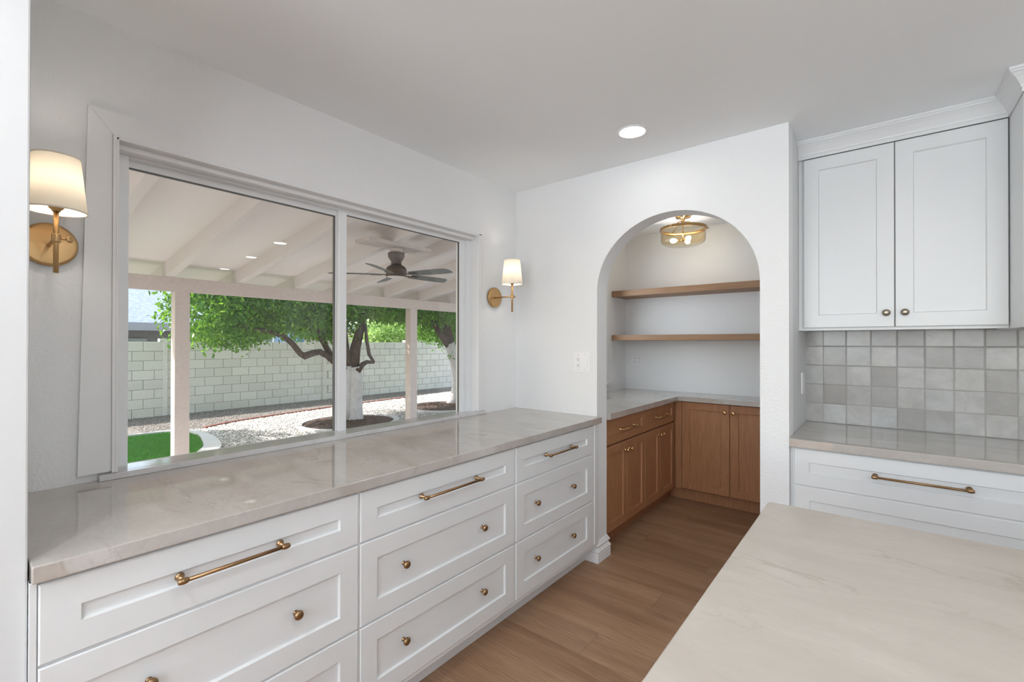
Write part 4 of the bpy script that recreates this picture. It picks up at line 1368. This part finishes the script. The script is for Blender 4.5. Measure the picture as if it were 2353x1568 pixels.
t2 = empty('citrus_tree', (-8.40, 8.12, GZ), 'leaning citrus tree with whitewashed trunk at the right end of the window', 'tree', 'garden trees')
MB().tube([(-8.4, 8.10, GZ - 0.02), (-8.4, 8.20, 0.10), (-8.4, 8.235, 0.40), (-8.4, 8.20, 0.72), (-8.4, 8.10, 1.05), (-8.4, 7.96, 1.38)], [0.19, 0.12, 0.115, 0.12, 0.125, 0.135], 16).build('trunk', 'bark_whitewash', t2)
for pts, rads in [([(-8.4, 7.93, 1.32), (-8.4, 7.636, 1.623), (-8.4, 7.439, 1.882), (-8.4, 7.288, 2.136), (-8.4, 7.1, 2.7)], [0.09, 0.075, 0.065, 0.055, 0.04]),
                  ([(-8.4, 7.99, 1.32), (-8.4, 7.88, 1.735), (-8.4, 7.836, 2.166), (-8.4, 7.8, 2.8)], [0.12, 0.105, 0.09, 0.06])]:
    MB().tube(pts, rads, 12).build('branch', 'bark', t2)


def f2():
    x = random.uniform(-9.9, -7.8); y = random.uniform(6.9, 11.2)
    lo = np.interp(y, [6.9, 7.4, 7.9, 8.3, 8.8, 11.2], [2.02, 1.92, 1.72, 1.35, 1.3, 1.3])
    return (x, y, lo + random.random() * (2.9 - lo))


c1 = crown_centers(1200, f2)
v1, F1 = leaves(c1, 24, 0.08, 0.08)
c2 = crown_centers(220, lambda: (-8.8 + random.gauss(0, 0.9), 8.8 + random.gauss(0, 1.2), 2.9 + random.random() * 1.6))
v2, F2 = leaves(c2, 26, 0.16, 0.13)
v3, F3 = leaves(np.array([(-8.38, 8.02, 1.02), (-8.36, 7.98, 1.08)]), 16, 0.03, 0.07)
o = np_mesh('foliage', np.concatenate([v1, v2, v3]) - np.array([-8.4, 8.5, 2]), np.concatenate([F1, F2 + len(v1), F3 + len(v1) + len(v2)]), 'citrus_leaf', t2, (-8.4, 8.5, 2))
tag(o, kind='stuff')

# light green shrubs beyond the wall
for (y0, y1, zt, n, lab) in ((9.6, 12.6, 2.15, 330, 'light green shrub beyond the block wall between the tree and the post'), (12.6, 16.0, 2.5, 300, 'darker shrub beyond the wall at the right end of the window')):
    sh = empty('shrub', (-14.6, (y0 + y1) / 2, GZ), lab, 'shrub', 'shrubs beyond the wall')
    MB().tube([(-14.6, (y0 + y1) / 2, GZ - 0.02), (-14.6, (y0 + y1) / 2 + 0.05, 1.2)], [0.08, 0.04], 8).build('stem', 'bark', sh)
    cc = crown_centers(n, lambda: (random.uniform(-15.4, -13.6), random.uniform(y0, y1), 0.4 + (zt - 0.4) * math.sqrt(random.random())))
    v1, F1 = leaves(cc, 26, 0.14, 0.14, 0.0)
    o = np_mesh('foliage', v1 - np.array([-14.6, (y0 + y1) / 2, 1]), F1, 'hedge_leaf' if y0 < 12 else 'citrus_leaf', sh, (-14.6, (y0 + y1) / 2, 1))
    tag(o, kind='stuff')

# ------------------------------------------------------------------ neighbouring houses
ha = empty('neighbour_house', (-21.0, 0.9, GZ), 'grey house with grey shingle roof painted with a pale blue reflection beyond the wall at the far left', 'house', 'neighbouring houses')
MB().box(-25, -17.8, -6, 5.6, GZ, 1.84).build('wall', 'stucco_grey', ha)
mb = MB()
vv = [(-17.0, -6.5, 1.86), (-17.0, 6.0, 1.86), (-21.5, 6.0, 3.95), (-21.5, -6.5, 3.95), (-26.0, 6.0, 1.86), (-26.0, -6.5, 1.86)]
vt = [(x, y, z + 0.10) for x, y, z in vv]
mb.poly(vv + vt, [(0, 1, 2, 3), (3, 2, 4, 5), (6, 9, 8, 7), (9, 11, 10, 8), (0, 6, 7, 1), (4, 10, 11, 5), (1, 7, 8, 2), (2, 8, 10, 4), (0, 3, 9, 6), (3, 5, 11, 9)])
mb.build('roof', 'shingle', ha)
for i in range(9):
    x0 = -17.0 - 0.5 * i
    z0 = 1.97 + 0.5 * i * (2.09 / 4.5)
    mb = MB(); mb.poly([(x0, -6.5, z0), (x0, 6.0, z0), (x0 - 0.5, 6.0, z0 + 0.235), (x0 - 0.5, -6.5, z0 + 0.235), (x0, -6.5, z0 - 0.012), (x0, 6.0, z0 - 0.012)], [(0, 1, 2, 3), (4, 5, 1, 0)])
    mb.build('shingle_course', 'shingle', ha)
MB().box(-17.06, -16.96, -6.5, 6.0, 1.73, 1.955, 0.004).build('fascia', 'fascia_grey', ha)
MB().box(-17.98, -17.7, 3.4, 4.0, 0.6, 1.5).build('window', 'far_glass', ha)

hb = empty('neighbour_house', (-20.0, 7.3, GZ), 'blue house with white-framed window seen under the tree branch', 'house', 'neighbouring houses')
MB().box(-23.0, -18.0, 6.1, 8.85, GZ, 2.35).build('wall', 'stucco_blue', hb)
MB().box(-23.3, -17.5, 5.9, 9.0, 2.35, 2.6).build('roof', 'shingle', hb)
wf = MB().box(-18.01, -17.94, 6.55, 6.60, 0.8, 1.92).box(-18.01, -17.94, 7.226, 7.286, 0.8, 1.92).box(-18.01, -17.94, 7.861, 7.93, 0.8, 1.92).box(-18.01, -17.94, 6.55, 7.93, 1.88, 1.94).build('window', 'trim_white', hb)
MB().box(-18.01, -17.97, 6.60, 7.226, 0.8, 1.88).build('pane', 'far_glass', wf)
MB().box(-18.01, -17.97, 7.286, 7.861, 0.8, 1.88).build('pane', 'far_glass', wf)
hc = empty('neighbour_house', (-22.5, 12.0, GZ), 'pale pink house with small window beyond the wall behind the trunk', 'house', 'neighbouring houses')
MB().box(-25.0, -20.0, 9.6, 14.6, GZ, 2.02).build('wall', 'siding_pink', hc)
for i in range(12):
    MB().box(-20.0, -19.98, 9.6, 14.6, 0.62 + i * 0.118, 0.62 + i * 0.118 + 0.108, 0.004, 1).build('siding_board', 'siding_pink', hc)
MB().box(-20.0, -19.95, 9.82, 10.10, 1.0, 1.75, 0.01).build('window', 'far_glass_blue', hc)
MB().box(-25.3, -19.6, 9.4, 15.0, 2.02, 2.22, 0.01).build('roof', 'fascia_grey', hc)
